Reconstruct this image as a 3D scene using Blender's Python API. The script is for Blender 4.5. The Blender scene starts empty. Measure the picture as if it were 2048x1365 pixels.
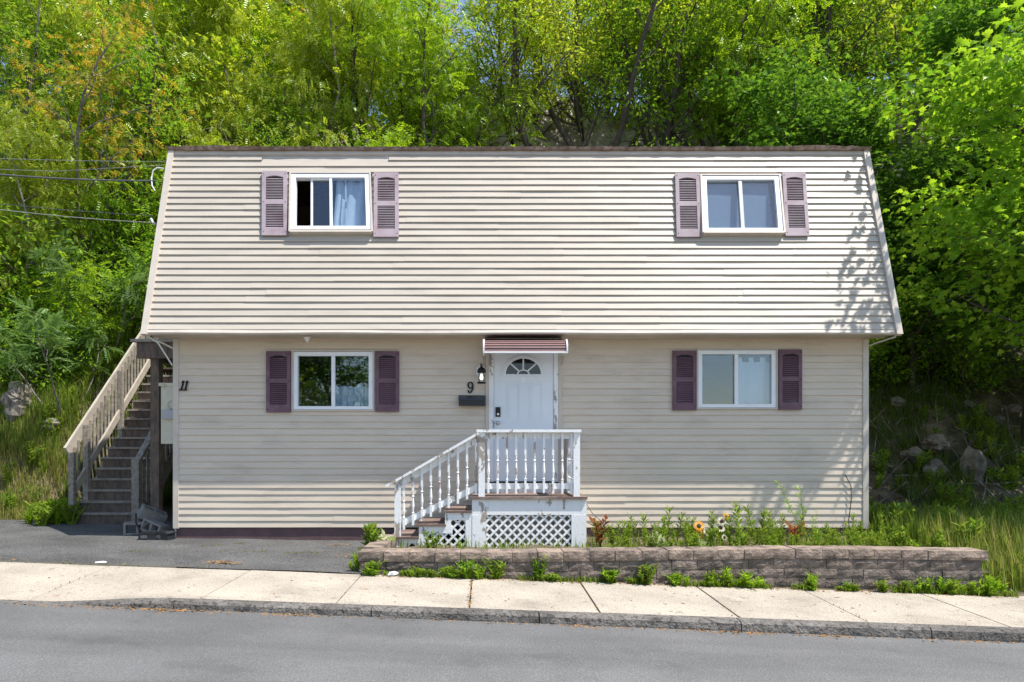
import bpy, math, random
import numpy as np
from mathutils import Vector, Matrix, noise as mnoise

# ------------------------------------------------------------------ camera, light, exposure
scene = bpy.context.scene
COL = scene.collection
D0, EYE, FPX, CX, HY = 10.5, 1.485, 1365.0, 970.0, 890.0     # facade distance, eye height, focal px, vanishing point
cam_d = bpy.data.cameras.new('camera'); cam = bpy.data.objects.new('camera', cam_d); COL.objects.link(cam)
cam.location = (0, -D0, EYE); cam.rotation_euler = (math.radians(90), 0, 0)
cam_d.sensor_width = 36; cam_d.lens = 36*FPX/2048; cam_d.shift_x = 54/2048; cam_d.shift_y = 207.5/2048
cam_d.clip_end = 600; cam_d.clip_start = .05
scene.camera = cam
SUN = Vector((.47, -.205, 1.0)).normalized()
world = bpy.data.worlds.new('World'); scene.world = world; world.use_nodes = True
wn = world.node_tree.nodes; wl = world.node_tree.links
sky = wn.new('ShaderNodeTexSky'); sky.sky_type = 'NISHITA'; sky.sun_disc = False
sky.sun_elevation = math.asin(SUN.z); sky.sun_rotation = math.atan2(SUN.x, SUN.y)
sky.altitude = 50; sky.air_density = 1.0; sky.dust_density = .6; sky.ozone_density = 1.0
wl.new(sky.outputs[0], wn['Background'].inputs[0]); wn['Background'].inputs[1].default_value = .15
sun_d = bpy.data.lights.new('sun', 'SUN'); sun_d.energy = 4.6; sun_d.angle = math.radians(.53); sun_d.color = (1, .955, .88)
sun = bpy.data.objects.new('sun', sun_d); COL.objects.link(sun); sun.rotation_euler = (-SUN).to_track_quat('-Z', 'Y').to_euler()
vs = scene.view_settings
vs.view_transform = 'Standard'; vs.look = 'None'; vs.gamma = 1; vs.use_curve_mapping = False; vs.exposure = .68
scene.cycles.max_bounces = 8; scene.cycles.transparent_max_bounces = 12; scene.cycles.use_denoising = True
scene.render.film_transparent = False

def wx(px, d): return (px-CX)*d/FPX
def wz(py, d): return EYE+(HY-py)*d/FPX
R = math.radians
rng = random.Random(7)

# ------------------------------------------------------------------ materials
def mat(name, col, rough=.7, var=.0, vscale=8, bump=0, bscale=60, col2=None, mscale=6, mlo=.45, mhi=.6, spec=.3, stretch=None, obj_rand=0, metal=0, detail=6):
    m = bpy.data.materials.new(name); m.use_nodes = True; n = m.node_tree.nodes; l = m.node_tree.links
    b = n['Principled BSDF']; b.inputs['Roughness'].default_value = rough; b.inputs['Specular IOR Level'].default_value = spec
    b.inputs['Metallic'].default_value = metal
    tc = n.new('ShaderNodeTexCoord'); src = tc.outputs['Object']
    if stretch:
        mp = n.new('ShaderNodeMapping'); mp.inputs['Scale'].default_value = stretch; l.new(src, mp.inputs[0]); src = mp.outputs[0]
    c = (*col, 1)
    out = None
    def rgb(v):
        r = n.new('ShaderNodeRGB'); r.outputs[0].default_value = (*v, 1); return r.outputs[0]
    out = rgb(col)
    if col2:
        t = n.new('ShaderNodeTexNoise'); t.inputs['Scale'].default_value = mscale; t.inputs['Detail'].default_value = detail; t.inputs['Roughness'].default_value = .65
        l.new(src, t.inputs['Vector'])
        mr = n.new('ShaderNodeMapRange'); mr.inputs[1].default_value = mlo; mr.inputs[2].default_value = mhi
        l.new(t.outputs[0], mr.inputs[0])
        mx = n.new('ShaderNodeMix'); mx.data_type = 'RGBA'; l.new(mr.outputs[0], mx.inputs[0]); l.new(out, mx.inputs[6]); l.new(rgb(col2), mx.inputs[7]); out = mx.outputs[2]
    if var or obj_rand:
        hs = n.new('ShaderNodeHueSaturation'); l.new(out, hs.inputs['Color']); out = hs.outputs[0]
        last = None
        if var:
            t = n.new('ShaderNodeTexNoise'); t.inputs['Scale'].default_value = vscale; t.inputs['Detail'].default_value = 5; l.new(src, t.inputs['Vector'])
            mr = n.new('ShaderNodeMapRange'); mr.inputs[1].default_value = .3; mr.inputs[2].default_value = .7; mr.inputs[3].default_value = 1-var; mr.inputs[4].default_value = 1+var
            l.new(t.outputs[0], mr.inputs[0]); last = mr.outputs[0]
        if obj_rand:
            oi = n.new('ShaderNodeObjectInfo'); mr2 = n.new('ShaderNodeMapRange'); mr2.inputs[3].default_value = 1-obj_rand; mr2.inputs[4].default_value = 1+obj_rand
            l.new(oi.outputs['Random'], mr2.inputs[0])
            if last:
                mm = n.new('ShaderNodeMath'); mm.operation = 'MULTIPLY'; l.new(last, mm.inputs[0]); l.new(mr2.outputs[0], mm.inputs[1]); last = mm.outputs[0]
            else: last = mr2.outputs[0]
        l.new(last, hs.inputs['Value'])
    l.new(out, b.inputs['Base Color'])
    if bump:
        t = n.new('ShaderNodeTexNoise'); t.inputs['Scale'].default_value = bscale; t.inputs['Detail'].default_value = 6; l.new(src, t.inputs['Vector'])
        bp = n.new('ShaderNodeBump'); bp.inputs['Strength'].default_value = bump; bp.inputs['Distance'].default_value = .02
        l.new(t.outputs[0], bp.inputs['Height']); l.new(bp.outputs[0], b.inputs['Normal'])
    return m

def leaf_mat(name, c1, c2, trans=.5, rough=.45, gl=.07):
    m = bpy.data.materials.new(name); m.use_nodes = True; n = m.node_tree.nodes; l = m.node_tree.links
    n.remove(n['Principled BSDF'])
    g = n.new('ShaderNodeNewGeometry'); mx = n.new('ShaderNodeMix'); mx.data_type = 'RGBA'
    mx.inputs[6].default_value = (*c1, 1); mx.inputs[7].default_value = (*c2, 1); l.new(g.outputs['Random Per Island'], mx.inputs[0])
    oi = n.new('ShaderNodeObjectInfo'); mr = n.new('ShaderNodeMapRange'); mr.inputs[3].default_value = .8; mr.inputs[4].default_value = 1.2; l.new(oi.outputs['Random'], mr.inputs[0])
    hs = n.new('ShaderNodeHueSaturation'); l.new(mr.outputs[0], hs.inputs['Value']); l.new(mx.outputs[2], hs.inputs['Color'])
    d = n.new('ShaderNodeBsdfDiffuse'); t = n.new('ShaderNodeBsdfTranslucent'); gs = n.new('ShaderNodeBsdfGlossy'); gs.inputs['Roughness'].default_value = rough
    gs.inputs['Color'].default_value = (.5, .6, .4, 1)
    hs2 = n.new('ShaderNodeHueSaturation'); hs2.inputs['Value'].default_value = 1.75; hs2.inputs['Hue'].default_value = .49; hs2.inputs['Saturation'].default_value = 1.05
    l.new(hs.outputs[0], hs2.inputs['Color']); l.new(hs.outputs[0], d.inputs['Color']); l.new(hs2.outputs[0], t.inputs['Color'])
    m1 = n.new('ShaderNodeMixShader'); m1.inputs[0].default_value = trans; l.new(d.outputs[0], m1.inputs[1]); l.new(t.outputs[0], m1.inputs[2])
    fr = n.new('ShaderNodeFresnel'); fr.inputs[0].default_value = 1.35; mm = n.new('ShaderNodeMath'); mm.operation = 'MULTIPLY'; mm.inputs[1].default_value = gl*2; l.new(fr.outputs[0], mm.inputs[0])
    m2 = n.new('ShaderNodeMixShader'); l.new(mm.outputs[0], m2.inputs[0]); l.new(m1.outputs[0], m2.inputs[1]); l.new(gs.outputs[0], m2.inputs[2])
    l.new(m2.outputs[0], n['Material Output'].inputs[0])
    return m

M = {}
M['siding'] = mat('vinyl_siding', (.475, .422, .352), .5, var=.05, vscale=3, col2=(.42, .37, .305), mscale=2.2, mlo=.5, mhi=.75, obj_rand=.025, stretch=(.5, 1, 2), bump=.03, bscale=90)
M['siding_low'] = mat('shade_lifted_vinyl_siding', (.615, .525, .42), .55, var=.05, vscale=3, col2=(.50, .425, .345), mscale=2.5, mlo=.52, mhi=.74, obj_rand=.03, stretch=(.45, 1, 1.6), bump=.03, bscale=90)  # smudged vinyl, same as upper siding, base lightened and warmed against the eave shade
M['trim'] = mat('cream_trim', (.54, .48, .41), .5, var=.06, vscale=5, col2=(.45, .40, .35), mscale=4, mlo=.55, mhi=.8)
M['soffit'] = mat('soffit', (.50, .44, .36), .6, var=.08, vscale=4)
M['vinylwhite'] = mat('white_window_vinyl', (.80, .81, .82), .35, var=.03, col2=(.62, .62, .60), mscale=9, mlo=.6, mhi=.8)
M['peel'] = mat('peeling_white_paint', (.80, .80, .79), .55, var=.04, col2=(.36, .31, .26), mscale=7, mlo=.565, mhi=.59, bump=.15, bscale=40, stretch=(1, 1, .45), detail=9)
M['lattice'] = mat('white_lattice_paint', (.80, .80, .79), .5, var=.06, vscale=6)
M['door'] = mat('white_door_paint', (.74, .77, .80), .4, var=.03, vscale=3)
M['deck'] = mat('worn_brown_deck', (.17, .115, .095), .75, var=.2, vscale=8, col2=(.30, .24, .20), mscale=6, mlo=.5, mhi=.65, stretch=(.4, 2, 2), bump=.2)
M['shut_up'] = mat('faded_mauve_shutter', (.355, .29, .31), .65, var=.1, vscale=4, col2=(.27, .175, .20), mscale=3, mlo=.5, mhi=.75, obj_rand=.06)
M['shut_low'] = mat('plum_shutter', (.15, .083, .105), .6, var=.15, vscale=4, col2=(.23, .16, .18), mscale=5, mlo=.55, mhi=.8, obj_rand=.06)
M['dark'] = mat('dark_interior', (.03, .03, .032), .9)
M['found'] = mat('maroon_foundation', (.125, .075, .075), .7, var=.15, vscale=6, bump=.2)
M['shingle'] = mat('brown_shingle', (.20, .125, .085), .9, var=.3, vscale=14, col2=(.30, .22, .17), mscale=9, bump=.5)
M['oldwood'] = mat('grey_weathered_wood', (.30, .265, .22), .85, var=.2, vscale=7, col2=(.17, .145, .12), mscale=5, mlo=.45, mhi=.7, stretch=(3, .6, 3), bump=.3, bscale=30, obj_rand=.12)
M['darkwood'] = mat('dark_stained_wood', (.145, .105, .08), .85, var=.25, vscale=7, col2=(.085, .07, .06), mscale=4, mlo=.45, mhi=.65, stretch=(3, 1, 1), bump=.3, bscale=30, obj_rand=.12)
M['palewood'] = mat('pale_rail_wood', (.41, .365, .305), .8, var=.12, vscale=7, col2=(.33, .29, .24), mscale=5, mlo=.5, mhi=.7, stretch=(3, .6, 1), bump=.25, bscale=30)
M['asphalt'] = mat('road_asphalt', (.135, .134, .132), .85, var=.17, vscale=.7, col2=(.235, .23, .225), mscale=70, mlo=.46, mhi=.74, bump=.7, bscale=75)
M['drive'] = mat('driveway_asphalt', (.078, .077, .075), .9, var=.2, vscale=1.3, col2=(.24, .23, .22), mscale=46, mlo=.48, mhi=.70, bump=1.0, bscale=50)
M['concrete'] = mat('sidewalk_concrete', (.44, .385, .315), .85, var=.12, vscale=1.8, col2=(.24, .205, .165), mscale=48, mlo=.50, mhi=.70, bump=.8, bscale=60, obj_rand=.04)
M['granite'] = mat('granite_kerb', (.185, .168, .15), .85, var=.25, vscale=12, col2=(.075, .07, .065), mscale=22, mlo=.5, mhi=.6, bump=1.0, bscale=45)
M['block'] = mat('split_face_block', (.20, .158, .13), .9, var=.3, vscale=10, col2=(.105, .088, .076), mscale=7, mlo=.42, mhi=.62, bump=1.0, bscale=38, obj_rand=.16)
M['cap'] = mat('cap_block', (.275, .21, .165), .9, var=.3, vscale=10, col2=(.14, .11, .092), mscale=6, mlo=.45, mhi=.62, bump=.9, bscale=40, obj_rand=.13)
M['soil'] = mat('soil', (.10, .075, .055), .95, var=.3, vscale=6, col2=(.18, .14, .10), mscale=15, bump=.6)
M['rock'] = mat('hillside_rock', (.47, .42, .365), .9, var=.3, vscale=2.5, col2=(.12, .10, .075), mscale=1.1, mlo=.48, mhi=.62, bump=1.0, bscale=4, detail=12)
M['bank'] = mat('bank_soil', (.155, .125, .082), .95, var=.35, vscale=3, col2=(.06, .055, .028), mscale=1.6, mlo=.42, mhi=.58, bump=1.0, bscale=6, detail=12)
M['stone'] = mat('grey_boulder', (.23, .20, .17), .9, var=.35, vscale=5, col2=(.10, .085, .068), mscale=4, bump=.8, bscale=9)
M['cinder'] = mat('cinder_block', (.24, .225, .205), .9, var=.15, vscale=9, bump=.5, obj_rand=.15)
M['black'] = mat('black_metal', (.012, .012, .013), .4)
M['blackplastic'] = mat('black_plastic', (.018, .02, .024), .35, var=.2, spec=.5)
M['mail'] = mat('blue_black_mailbox', (.016, .022, .030), .35, spec=.5)
M['awn'] = mat('mauve_awning_slat', (.25, .15, .14), .5, var=.1)
M['awnd'] = mat('dark_awning_slat', (.085, .035, .04), .45)
M['white'] = mat('white_enamel', (.80, .80, .78), .35)
M['metal'] = mat('brushed_metal', (.55, .54, .52), .3, metal=.9)
M['panel'] = mat('ivory_electric_panel', (.60, .56, .44), .5, var=.06, col2=(.42, .38, .28), mscale=6, mlo=.6, mhi=.75)
M['greybox'] = mat('grey_meter', (.42, .43, .44), .45)
M['cable'] = mat('grey_cable', (.10, .10, .105), .6)
M['cablelight'] = mat('pale_cable', (.62, .62, .60), .6)
M['cablew'] = mat('weathered_wire', (.30, .30, .29), .6)
M['bark'] = mat('dark_bark', (.085, .07, .058), .9, var=.3, vscale=6, bump=.6, bscale=25)
M['barkgrey'] = mat('grey_bark', (.25, .22, .19), .9, var=.25, vscale=6, col2=(.13, .11, .10), mscale=7, bump=.5, bscale=25)
M['litter'] = mat('dry_litter', (.27, .15, .06), .9, var=.4, vscale=40)
M['litterleaf'] = mat('leaf_litter', (.24, .165, .10), .9, var=.4, vscale=20)
M['curtain'] = mat('white_curtain', (.75, .78, .84), .9, var=.05)
M['shade'] = mat('grey_window_shade', (.30, .34, .39), .9, var=.1, stretch=(1, 1, 25))
M['paper'] = mat('white_litter', (.8, .8, .8), .7)
M['petal_o'] = leaf_mat('orange_petal', (.62, .26, .02), (.70, .36, .05), .3)
M['petal_w'] = leaf_mat('cream_petal', (.72, .64, .45), (.80, .76, .66), .3)
M['petal_c'] = mat('flower_centre', (.09, .045, .03), .9)
M['lf_yel'] = leaf_mat('yellow_green_leaf', (.215, .305, .022), (.40, .45, .055), .5)
M['lf_lite'] = leaf_mat('bright_green_leaf', (.14, .275, .017), (.32, .44, .038), .52)
M['lf_mid'] = leaf_mat('mid_green_leaf', (.085, .20, .016), (.25, .38, .034), .5)
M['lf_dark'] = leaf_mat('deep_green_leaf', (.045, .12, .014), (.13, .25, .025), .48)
M['lf_red'] = leaf_mat('russet_leaf', (.40, .20, .03), (.30, .34, .04), .5)
M['lf_redw'] = leaf_mat('red_weed_leaf', (.26, .07, .04), (.20, .12, .04), .4)
M['lf_sumac'] = leaf_mat('sumac_leaf', (.085, .16, .035), (.13, .21, .06), .45)
M['lf_weed'] = leaf_mat('weed_leaf', (.10, .19, .02), (.23, .30, .04), .45)
M['lf_var'] = leaf_mat('variegated_leaf', (.15, .22, .04), (.62, .62, .42), .35)
M['grass'] = leaf_mat('grass_blade', (.09, .17, .018), (.25, .30, .06), .45)
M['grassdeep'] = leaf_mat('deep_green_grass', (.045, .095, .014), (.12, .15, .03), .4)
M['grassdry'] = leaf_mat('pale_grass_blade', (.17, .19, .04), (.30, .27, .09), .4)
def stain(m, scale, stretch, lo, hi, amt):
    n = m.node_tree.nodes; l = m.node_tree.links; b = n['Principled BSDF']; src = b.inputs['Base Color'].links[0].from_socket
    tc = n.new('ShaderNodeTexCoord'); mp = n.new('ShaderNodeMapping'); mp.inputs['Scale'].default_value = stretch; l.new(tc.outputs['Object'], mp.inputs[0])
    t = n.new('ShaderNodeTexNoise'); t.inputs['Scale'].default_value = scale; t.inputs['Detail'].default_value = 7; l.new(mp.outputs[0], t.inputs['Vector'])
    mr = n.new('ShaderNodeMapRange'); mr.inputs[1].default_value = lo; mr.inputs[2].default_value = hi; mr.inputs[3].default_value = 1; mr.inputs[4].default_value = amt; l.new(t.outputs[0], mr.inputs[0])
    hs = n.new('ShaderNodeHueSaturation'); l.new(src, hs.inputs['Color']); l.new(mr.outputs[0], hs.inputs['Value']); l.new(hs.outputs[0], b.inputs['Base Color'])
stain(M['asphalt'], 1.0, (.10, 1.3, 1), .45, .65, .80); stain(M['asphalt'], 2.2, (1, 1, 1), .58, .66, .88)
stain(M['concrete'], 1.6, (1, 1, 1), .52, .72, .72); stain(M['concrete'], 9, (1, 1, 1), .62, .70, .7); stain(M['drive'], 1.1, (.5, 1, 1), .45, .65, .75)
stain(M['granite'], 1.5, (1, 1, 1), .45, .6, .65)
gm = bpy.data.materials.new('window_glass'); gm.use_nodes = True; n = gm.node_tree.nodes; l = gm.node_tree.links; n.remove(n['Principled BSDF'])
tr = n.new('ShaderNodeBsdfTransparent'); tr.inputs[0].default_value = (.80, .86, .90, 1); gl = n.new('ShaderNodeBsdfGlossy'); gl.inputs['Roughness'].default_value = .01
fr = n.new('ShaderNodeLayerWeight'); pw_ = n.new('ShaderNodeMath'); pw_.operation = 'POWER'; pw_.inputs[1].default_value = 3; l.new(fr.outputs['Facing'], pw_.inputs[0])
ml_ = n.new('ShaderNodeMath'); ml_.operation = 'MULTIPLY_ADD'; ml_.inputs[1].default_value = .6; ml_.inputs[2].default_value = .11; l.new(pw_.outputs[0], ml_.inputs[0]); mx = n.new('ShaderNodeMixShader')
l.new(ml_.outputs[0], mx.inputs[0]); l.new(tr.outputs[0], mx.inputs[1]); l.new(gl.outputs[0], mx.inputs[2]); l.new(mx.outputs[0], n['Material Output'].inputs[0])
M['glass'] = gm
em = bpy.data.materials.new('lit_bulb'); em.use_nodes = True
em.node_tree.nodes['Principled BSDF'].inputs['Emission Color'].default_value = (1, .9, .7, 1); em.node_tree.nodes['Principled BSDF'].inputs['Emission Strength'].default_value = 1.2
M['bulb'] = em

# ------------------------------------------------------------------ mesh helpers
class MB:
    def __init__(s): s.v = []; s.f = []
    def add(s, vs, fs):
        o = len(s.v); s.v += [tuple(p) for p in vs]; s.f += [tuple(i+o for i in f) for f in fs]; return s
    def box(s, x0, x1, y0, y1, z0, z1, jit=0, Mx=None):
        P = [(x, y, z) for z in (z0, z1) for x, y in ((x0, y0), (x1, y0), (x1, y1), (x0, y1))]
        if jit: P = [tuple(c+rng.uniform(-jit, jit) for c in p) for p in P]
        if Mx: P = [Mx @ Vector(p) for p in P]
        return s.add(P, [(3, 2, 1, 0), (4, 5, 6, 7), (0, 1, 5, 4), (1, 2, 6, 5), (2, 3, 7, 6), (3, 0, 4, 7)])
    def bar(s, a, b, w, h, up=(0, 0, 1)):        # box beam from a to b
        a = Vector(a); b = Vector(b); d = (b-a).normalized(); u = Vector(up); x = d.cross(u)
        if x.length < 1e-4: x = d.cross(Vector((1, 0, 0)))
        x.normalize(); u = x.cross(d).normalized()
        P = [p+x*sx*w/2+u*sz*h/2 for p in (a, b) for sx, sz in ((-1, -1), (1, -1), (1, 1), (-1, 1))]
        return s.add(P, [(0, 1, 2, 3), (7, 6, 5, 4), (1, 0, 4, 5), (2, 1, 5, 6), (3, 2, 6, 7), (0, 3, 7, 4)])
    def tube(s, pts, rad, k=6, cap=True):
        pts = [Vector(p) for p in pts]; rings = []
        for i, p in enumerate(pts):
            d = (pts[min(i+1, len(pts)-1)]-pts[max(i-1, 0)]).normalized()
            x = d.cross(Vector((.13, .27, 1) if abs(d.z) < .95 else (1, 0, 0))).normalized(); y = d.cross(x)
            r = rad[i] if hasattr(rad, '__len__') else rad
            rings.append([p+(x*math.cos(2*math.pi*j/k)+y*math.sin(2*math.pi*j/k))*r for j in range(k)])
        o = len(s.v)
        for r in rings: s.v += [tuple(p) for p in r]
        for i in range(len(rings)-1):
            for j in range(k):
                s.f.append((o+i*k+j, o+i*k+(j+1) % k, o+(i+1)*k+(j+1) % k, o+(i+1)*k+j))
        if cap: s.f.append(tuple(o+j for j in range(k))[::-1]); s.f.append(tuple(o+(len(rings)-1)*k+j for j in range(k)))
        return s
    def prism(s, poly, f, t):                    # poly (u,v) list; f(u,v,w)->world; thickness w 0..t
        n = len(poly); P = [f(u, v, 0) for u, v in poly]+[f(u, v, t) for u, v in poly]
        return s.add(P, [tuple(range(n))[::-1], tuple(range(n, 2*n))]+[(i, (i+1) % n, n+(i+1) % n, n+i) for i in range(n)])
    def build(s, name, m, parent=None, smooth=False):
        me = bpy.data.meshes.new(name); me.from_pydata(s.v, [], s.f); me.materials.append(M[m] if isinstance(m, str) else m)
        if smooth: me.shade_smooth()
        o = bpy.data.objects.new(name, me); COL.objects.link(o)
        if parent: o.parent = parent
        return o
def np_mesh(name, V, F, m):
    me = bpy.data.meshes.new(name); V = np.asarray(V, np.float32); F = np.asarray(F, np.int32); k = F.shape[1]
    me.vertices.add(len(V)); me.vertices.foreach_set('co', V.ravel())
    me.loops.add(F.size); me.loops.foreach_set('vertex_index', F.ravel())
    me.polygons.add(len(F)); me.polygons.foreach_set('loop_start', np.arange(0, F.size, k, dtype=np.int32))
    me.update(calc_edges=True); me.materials.append(M[m]); return me
def obj(name, me, parent=None, loc=None, rz=0, sc=None):
    o = bpy.data.objects.new(name, me); COL.objects.link(o)
    if parent: o.parent = parent
    if loc is not None: o.location = loc
    o.rotation_euler.z = rz
    if sc is not None: o.scale = (sc, sc, sc) if not hasattr(sc, '__len__') else sc
    return o
def tag(o, label, cat, group=None):
    o['label'] = label; o['category'] = cat
    if group: o['group'] = group
    return o
def struct(o): o['kind'] = 'structure'; return o
def stuff(o): o['kind'] = 'stuff'; return o
def thing(name, label, cat, loc=(0, 0, 0), group=None):
    o = bpy.data.objects.new(name, None); COL.objects.link(o); o.location = loc; o.empty_display_size = .1
    return tag(o, label, cat, group)
def nz(x, y, z=0.): return mnoise.noise((x, y, z))
def clip_poly(poly, x0, x1, y0, y1):
    for ax, lim, sg in ((0, x0, 1), (0, x1, -1), (1, y0, 1), (1, y1, -1)):
        out = []
        for i, p in enumerate(poly):
            q = poly[(i+1) % len(poly)]; a = (p[ax]-lim)*sg; b = (q[ax]-lim)*sg
            if a >= 0: out.append(p)
            if a*b < 0: t = a/(a-b); out.append((p[0]+(q[0]-p[0])*t, p[1]+(q[1]-p[1])*t))
        poly = out
        if len(poly) < 3: return []
    return poly

# ------------------------------------------------------------------ terrain heights
def sst(a, b, x):
    t = min(1, max(0, (x-a)/(b-a))); return t*t*(3-2*t)
def walk_back(X): return EYE-(1.565+.0333*X)
def walk_front(X):
    z = EYE-(1.582+.035*X); return z-.075*sst(-2.95, -4.3, X) if X < -2.95 else z
def road_z(X): return EYE-(1.662+.0395*X)
def house_g(X): return EYE-(1.515+.014*min(X, 1))
YB, YF, YK = -2.5, -3.93, -4.08            # sidewalk back edge, kerb back edge, kerb face
HP = [(-5, 0), (1, 0), (2.5, .95), (4, 2.5), (6, 4.2), (8, 6.0), (12, 9.9), (14.5, 13.3), (16.5, 14.4), (20, 15.3), (30, 16.5), (70, 19)]
def hprof(y):
    for (a, b), (c, d) in zip(HP, HP[1:]):
        if y <= c: return b+(d-b)*max(0, (y-a))/(c-a)
    return HP[-1][1]
def ystart(X):
    a = 2.4+(6.3-2.4)*sst(-8.6, -7.7, X); a = a+(8.3-a)*sst(-5.6, -5.0, X); return a+(.2-a)*sst(6.2, 7.2, X)
def ground(X, Y):
    if Y < YB: return walk_back(X)
    t = min(1, (Y-YB)/2.5); g = walk_back(X)*(1-t)+house_g(X)*t
    if X > 5.4: g = g+(.10-g)*sst(5.4, 6.3, X)*sst(YB, -.8, Y)
    ys = ystart(X)
    if Y > ys-.5:
        h = hprof(Y)+1.5*nz(X*.22, Y*.22, 3)*sst(2, 7, Y)+.55*nz(X*.6, Y*.6, 9)*sst(1, 4, Y)
        h += .35*abs(nz(X*1.3, Y*1.3, 5))*sst(2, 5, Y)+.9*(abs(nz(X*.5, Y*.9, 15))-.2)*sst(9, 13, Y)+.3*nz(X*2.2, Y*2.6, 25)*sst(9, 12, Y)
        h += 1.7*math.exp(-((X-1.6)/2.4)**2)*sst(11.6, 13.6, Y)
        g = g+max(0, h)*sst(ys-.5, ys+1.2, Y)
    return g

# road, kerb, sidewalk, driveway, hill
def strip(name, m, xs, rows):
    V = []; F = []
    for x in xs:
        for fn in rows: V.append((x, *fn(x)))
    k = len(rows)
    for i in range(len(xs)-1):
        for j in range(k-1): F.append((i*k+j, (i+1)*k+j, (i+1)*k+j+1, i*k+j+1))
    return obj(name, np_mesh(name, V, F, m))
XS = [-150, -80, -40, -20]+[i*.5 for i in range(-28, 29)]+[20, 40, 80, 150]
def far(z): return max(-1.3, min(1.2, z))
struct(strip('road', 'asphalt', XS, [lambda x: (-13.5, far(road_z(x)-.10)), lambda x: (-9, far(road_z(x)+.05)), lambda x: (YK+.03, far(road_z(x)))]))
struct(strip('ground', 'soil', XS, [lambda x: (-160, far(road_z(x))+2), lambda x: (-40, far(road_z(x))), lambda x: (-13.5, far(road_z(x)-.02))]))
struct(strip('verge', 'soil', XS, [lambda x: (YF-.1, far(road_z(x))-.25), lambda x: (YB+.1, far(walk_back(x))-.12)]))
# kerb stones
kerb = struct(bpy.data.objects.new('kerb', None)); COL.objects.link(kerb)
kj = [-20, -14, -9.5, -6.9, -4.75, -2.93, -1.07, .51, 2.41, 4.2, 6.1, 8.0, 10, 14, 20]
for a, b in zip(kj, kj[1:]):
    mb = MB(); n = max(4, int((b-a)/.12)); V = []; F = []
    for i in range(n+1):
        x = a+.006+(b-a-.012)*i/n; zt = far(walk_front(x)); zr = far(road_z(x))-.12
        j = .010*nz(x*4, 1)+.006*nz(x*13, 2); k2 = .012*nz(x*6, 5)
        V += [(x, YF+.0, zr), (x, YF, zt+.004), (x, YK+.02+j, zt+.003+.004*nz(x*5, 8)), (x, YK+j, zt-.018+.004*nz(x*9, 3)), (x, YK-.006+k2+.008*nz(x*17, 4), (zt+zr)/2+.03), (x, YK-.004+k2, zr)]
    for i in range(n):
        for q in range(5): F.append((i*6+q, i*6+q+1, (i+1)*6+q+1, (i+1)*6+q))
    F += [tuple(range(6))[::-1], tuple(n*6+q for q in range(6))]
    mb.add(V, F).build('kerb_stone', 'granite', kerb)
# sidewalk slabs
walk = struct(bpy.data.objects.new('sidewalk', None)); COL.objects.link(walk)
sj = [-40, -20, -12, -10.3, -8.8, -7.3, -5.9, -4.40, -2.74, -1.44, -.15, 1.11, 2.46, 3.70, 5.06, 6.4, 7.7, 9.1, 10.5, 12, 20, 40]
for a, b in zip(sj, sj[1:]):
    n = max(3, int((b-a)/.2)) if b-a < 3 else 4; V = []; F = []; tilt = rng.uniform(-.005, .005)
    for i in range(n+1):
        x = a+.008+(b-a-.016)*i/n
        for t in (0, .25, .5, .75, 1):
            y = YF+.005+(YB-.0-YF-.01)*t; z = far(walk_front(x))*(1-t)+far(walk_back(x))*t
            V.append((x, y, z+tilt*(i/n-.5)*2+.003*nz(x*1.5, y*1.5)+.001))
    m5 = (n+1)*5
    for i in range(n):
        for q in range(4): F.append((i*5+q, (i+1)*5+q, (i+1)*5+q+1, i*5+q+1))
    rim = [i*5 for i in range(n+1)]+[n*5+q for q in range(1, 5)]+[i*5+4 for i in range(n-1, -1, -1)]+[q for q in range(3, 0, -1)]
    V += [(V[i][0], V[i][1], V[i][2]-.08) for i in rim]
    for i in range(len(rim)): F.append((rim[i], m5+i, m5+(i+1) % len(rim), rim[(i+1) % len(rim)]))
    MB().add(V, F).build('sidewalk_slab', 'concrete', walk)
# driveway (left), and bed soil
def patch(name, m, xs, ys, zf, cond=None):
    V = [(x, y, zf(x, y)) for x in xs for y in ys]; k = len(ys); F = []
    for i in range(len(xs)-1):
        for j in range(k-1):
            if cond is None or cond((xs[i]+xs[i+1])/2, (ys[j]+ys[j+1])/2): F.append((i*k+j, (i+1)*k+j, (i+1)*k+j+1, i*k+j+1))
    o = obj(name, np_mesh(name, V, F, m)); return struct(o)
lin = lambda a, b, n: [a+(b-a)*i/n for i in range(n+1)]
def drive_edge(X): return 3.0+.35*nz(X*.8, 2)+(1.2 if X > -7.9 else 0)
patch('driveway', 'drive', lin(-22, -1.42, 90), lin(YB, 5.2, 40), lambda x, y: ground(x, min(y, 2.0))+.012+.012*nz(x*.9, y*.9), lambda x, y: y < drive_edge(x) and not (x > -4.8 and y > .12))
def hxs():
    return [-130, -90, -60, -40, -30]+lin(-24, 24, 150)+[30, 40, 60, 90, 130]
hill_ys = lin(8.2, 22, 60)+[24, 27, 31, 36, 45, 60, 90]
patch('bank', 'bank', hxs(), lin(YB, 1, 14)+lin(1.2, 8.2, 46), ground, lambda x, y: not (-4.6 < x < 5.7 and .3 < y < 7.2) and not (x < -1.42 and y < 1.6))
patch('hillside', 'rock', hxs(), hill_ys, lambda x, y: ground(x, y) if y < 22.1 else ground(x, 22)+hprof(y)-hprof(22), lambda x, y: not (-4.6 < x < 5.7 and .3 < y < 7.2) and not (x < -1.42 and y < 1.6))
patch('bed_soil', 'soil', lin(-1.4, 6.2, 50), lin(-2.22, .25, 14), lambda x, y: .065+.05*nz(x*1.7, y*1.7, 4)-(.12 if x > 5.9 else 0), None)

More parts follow.
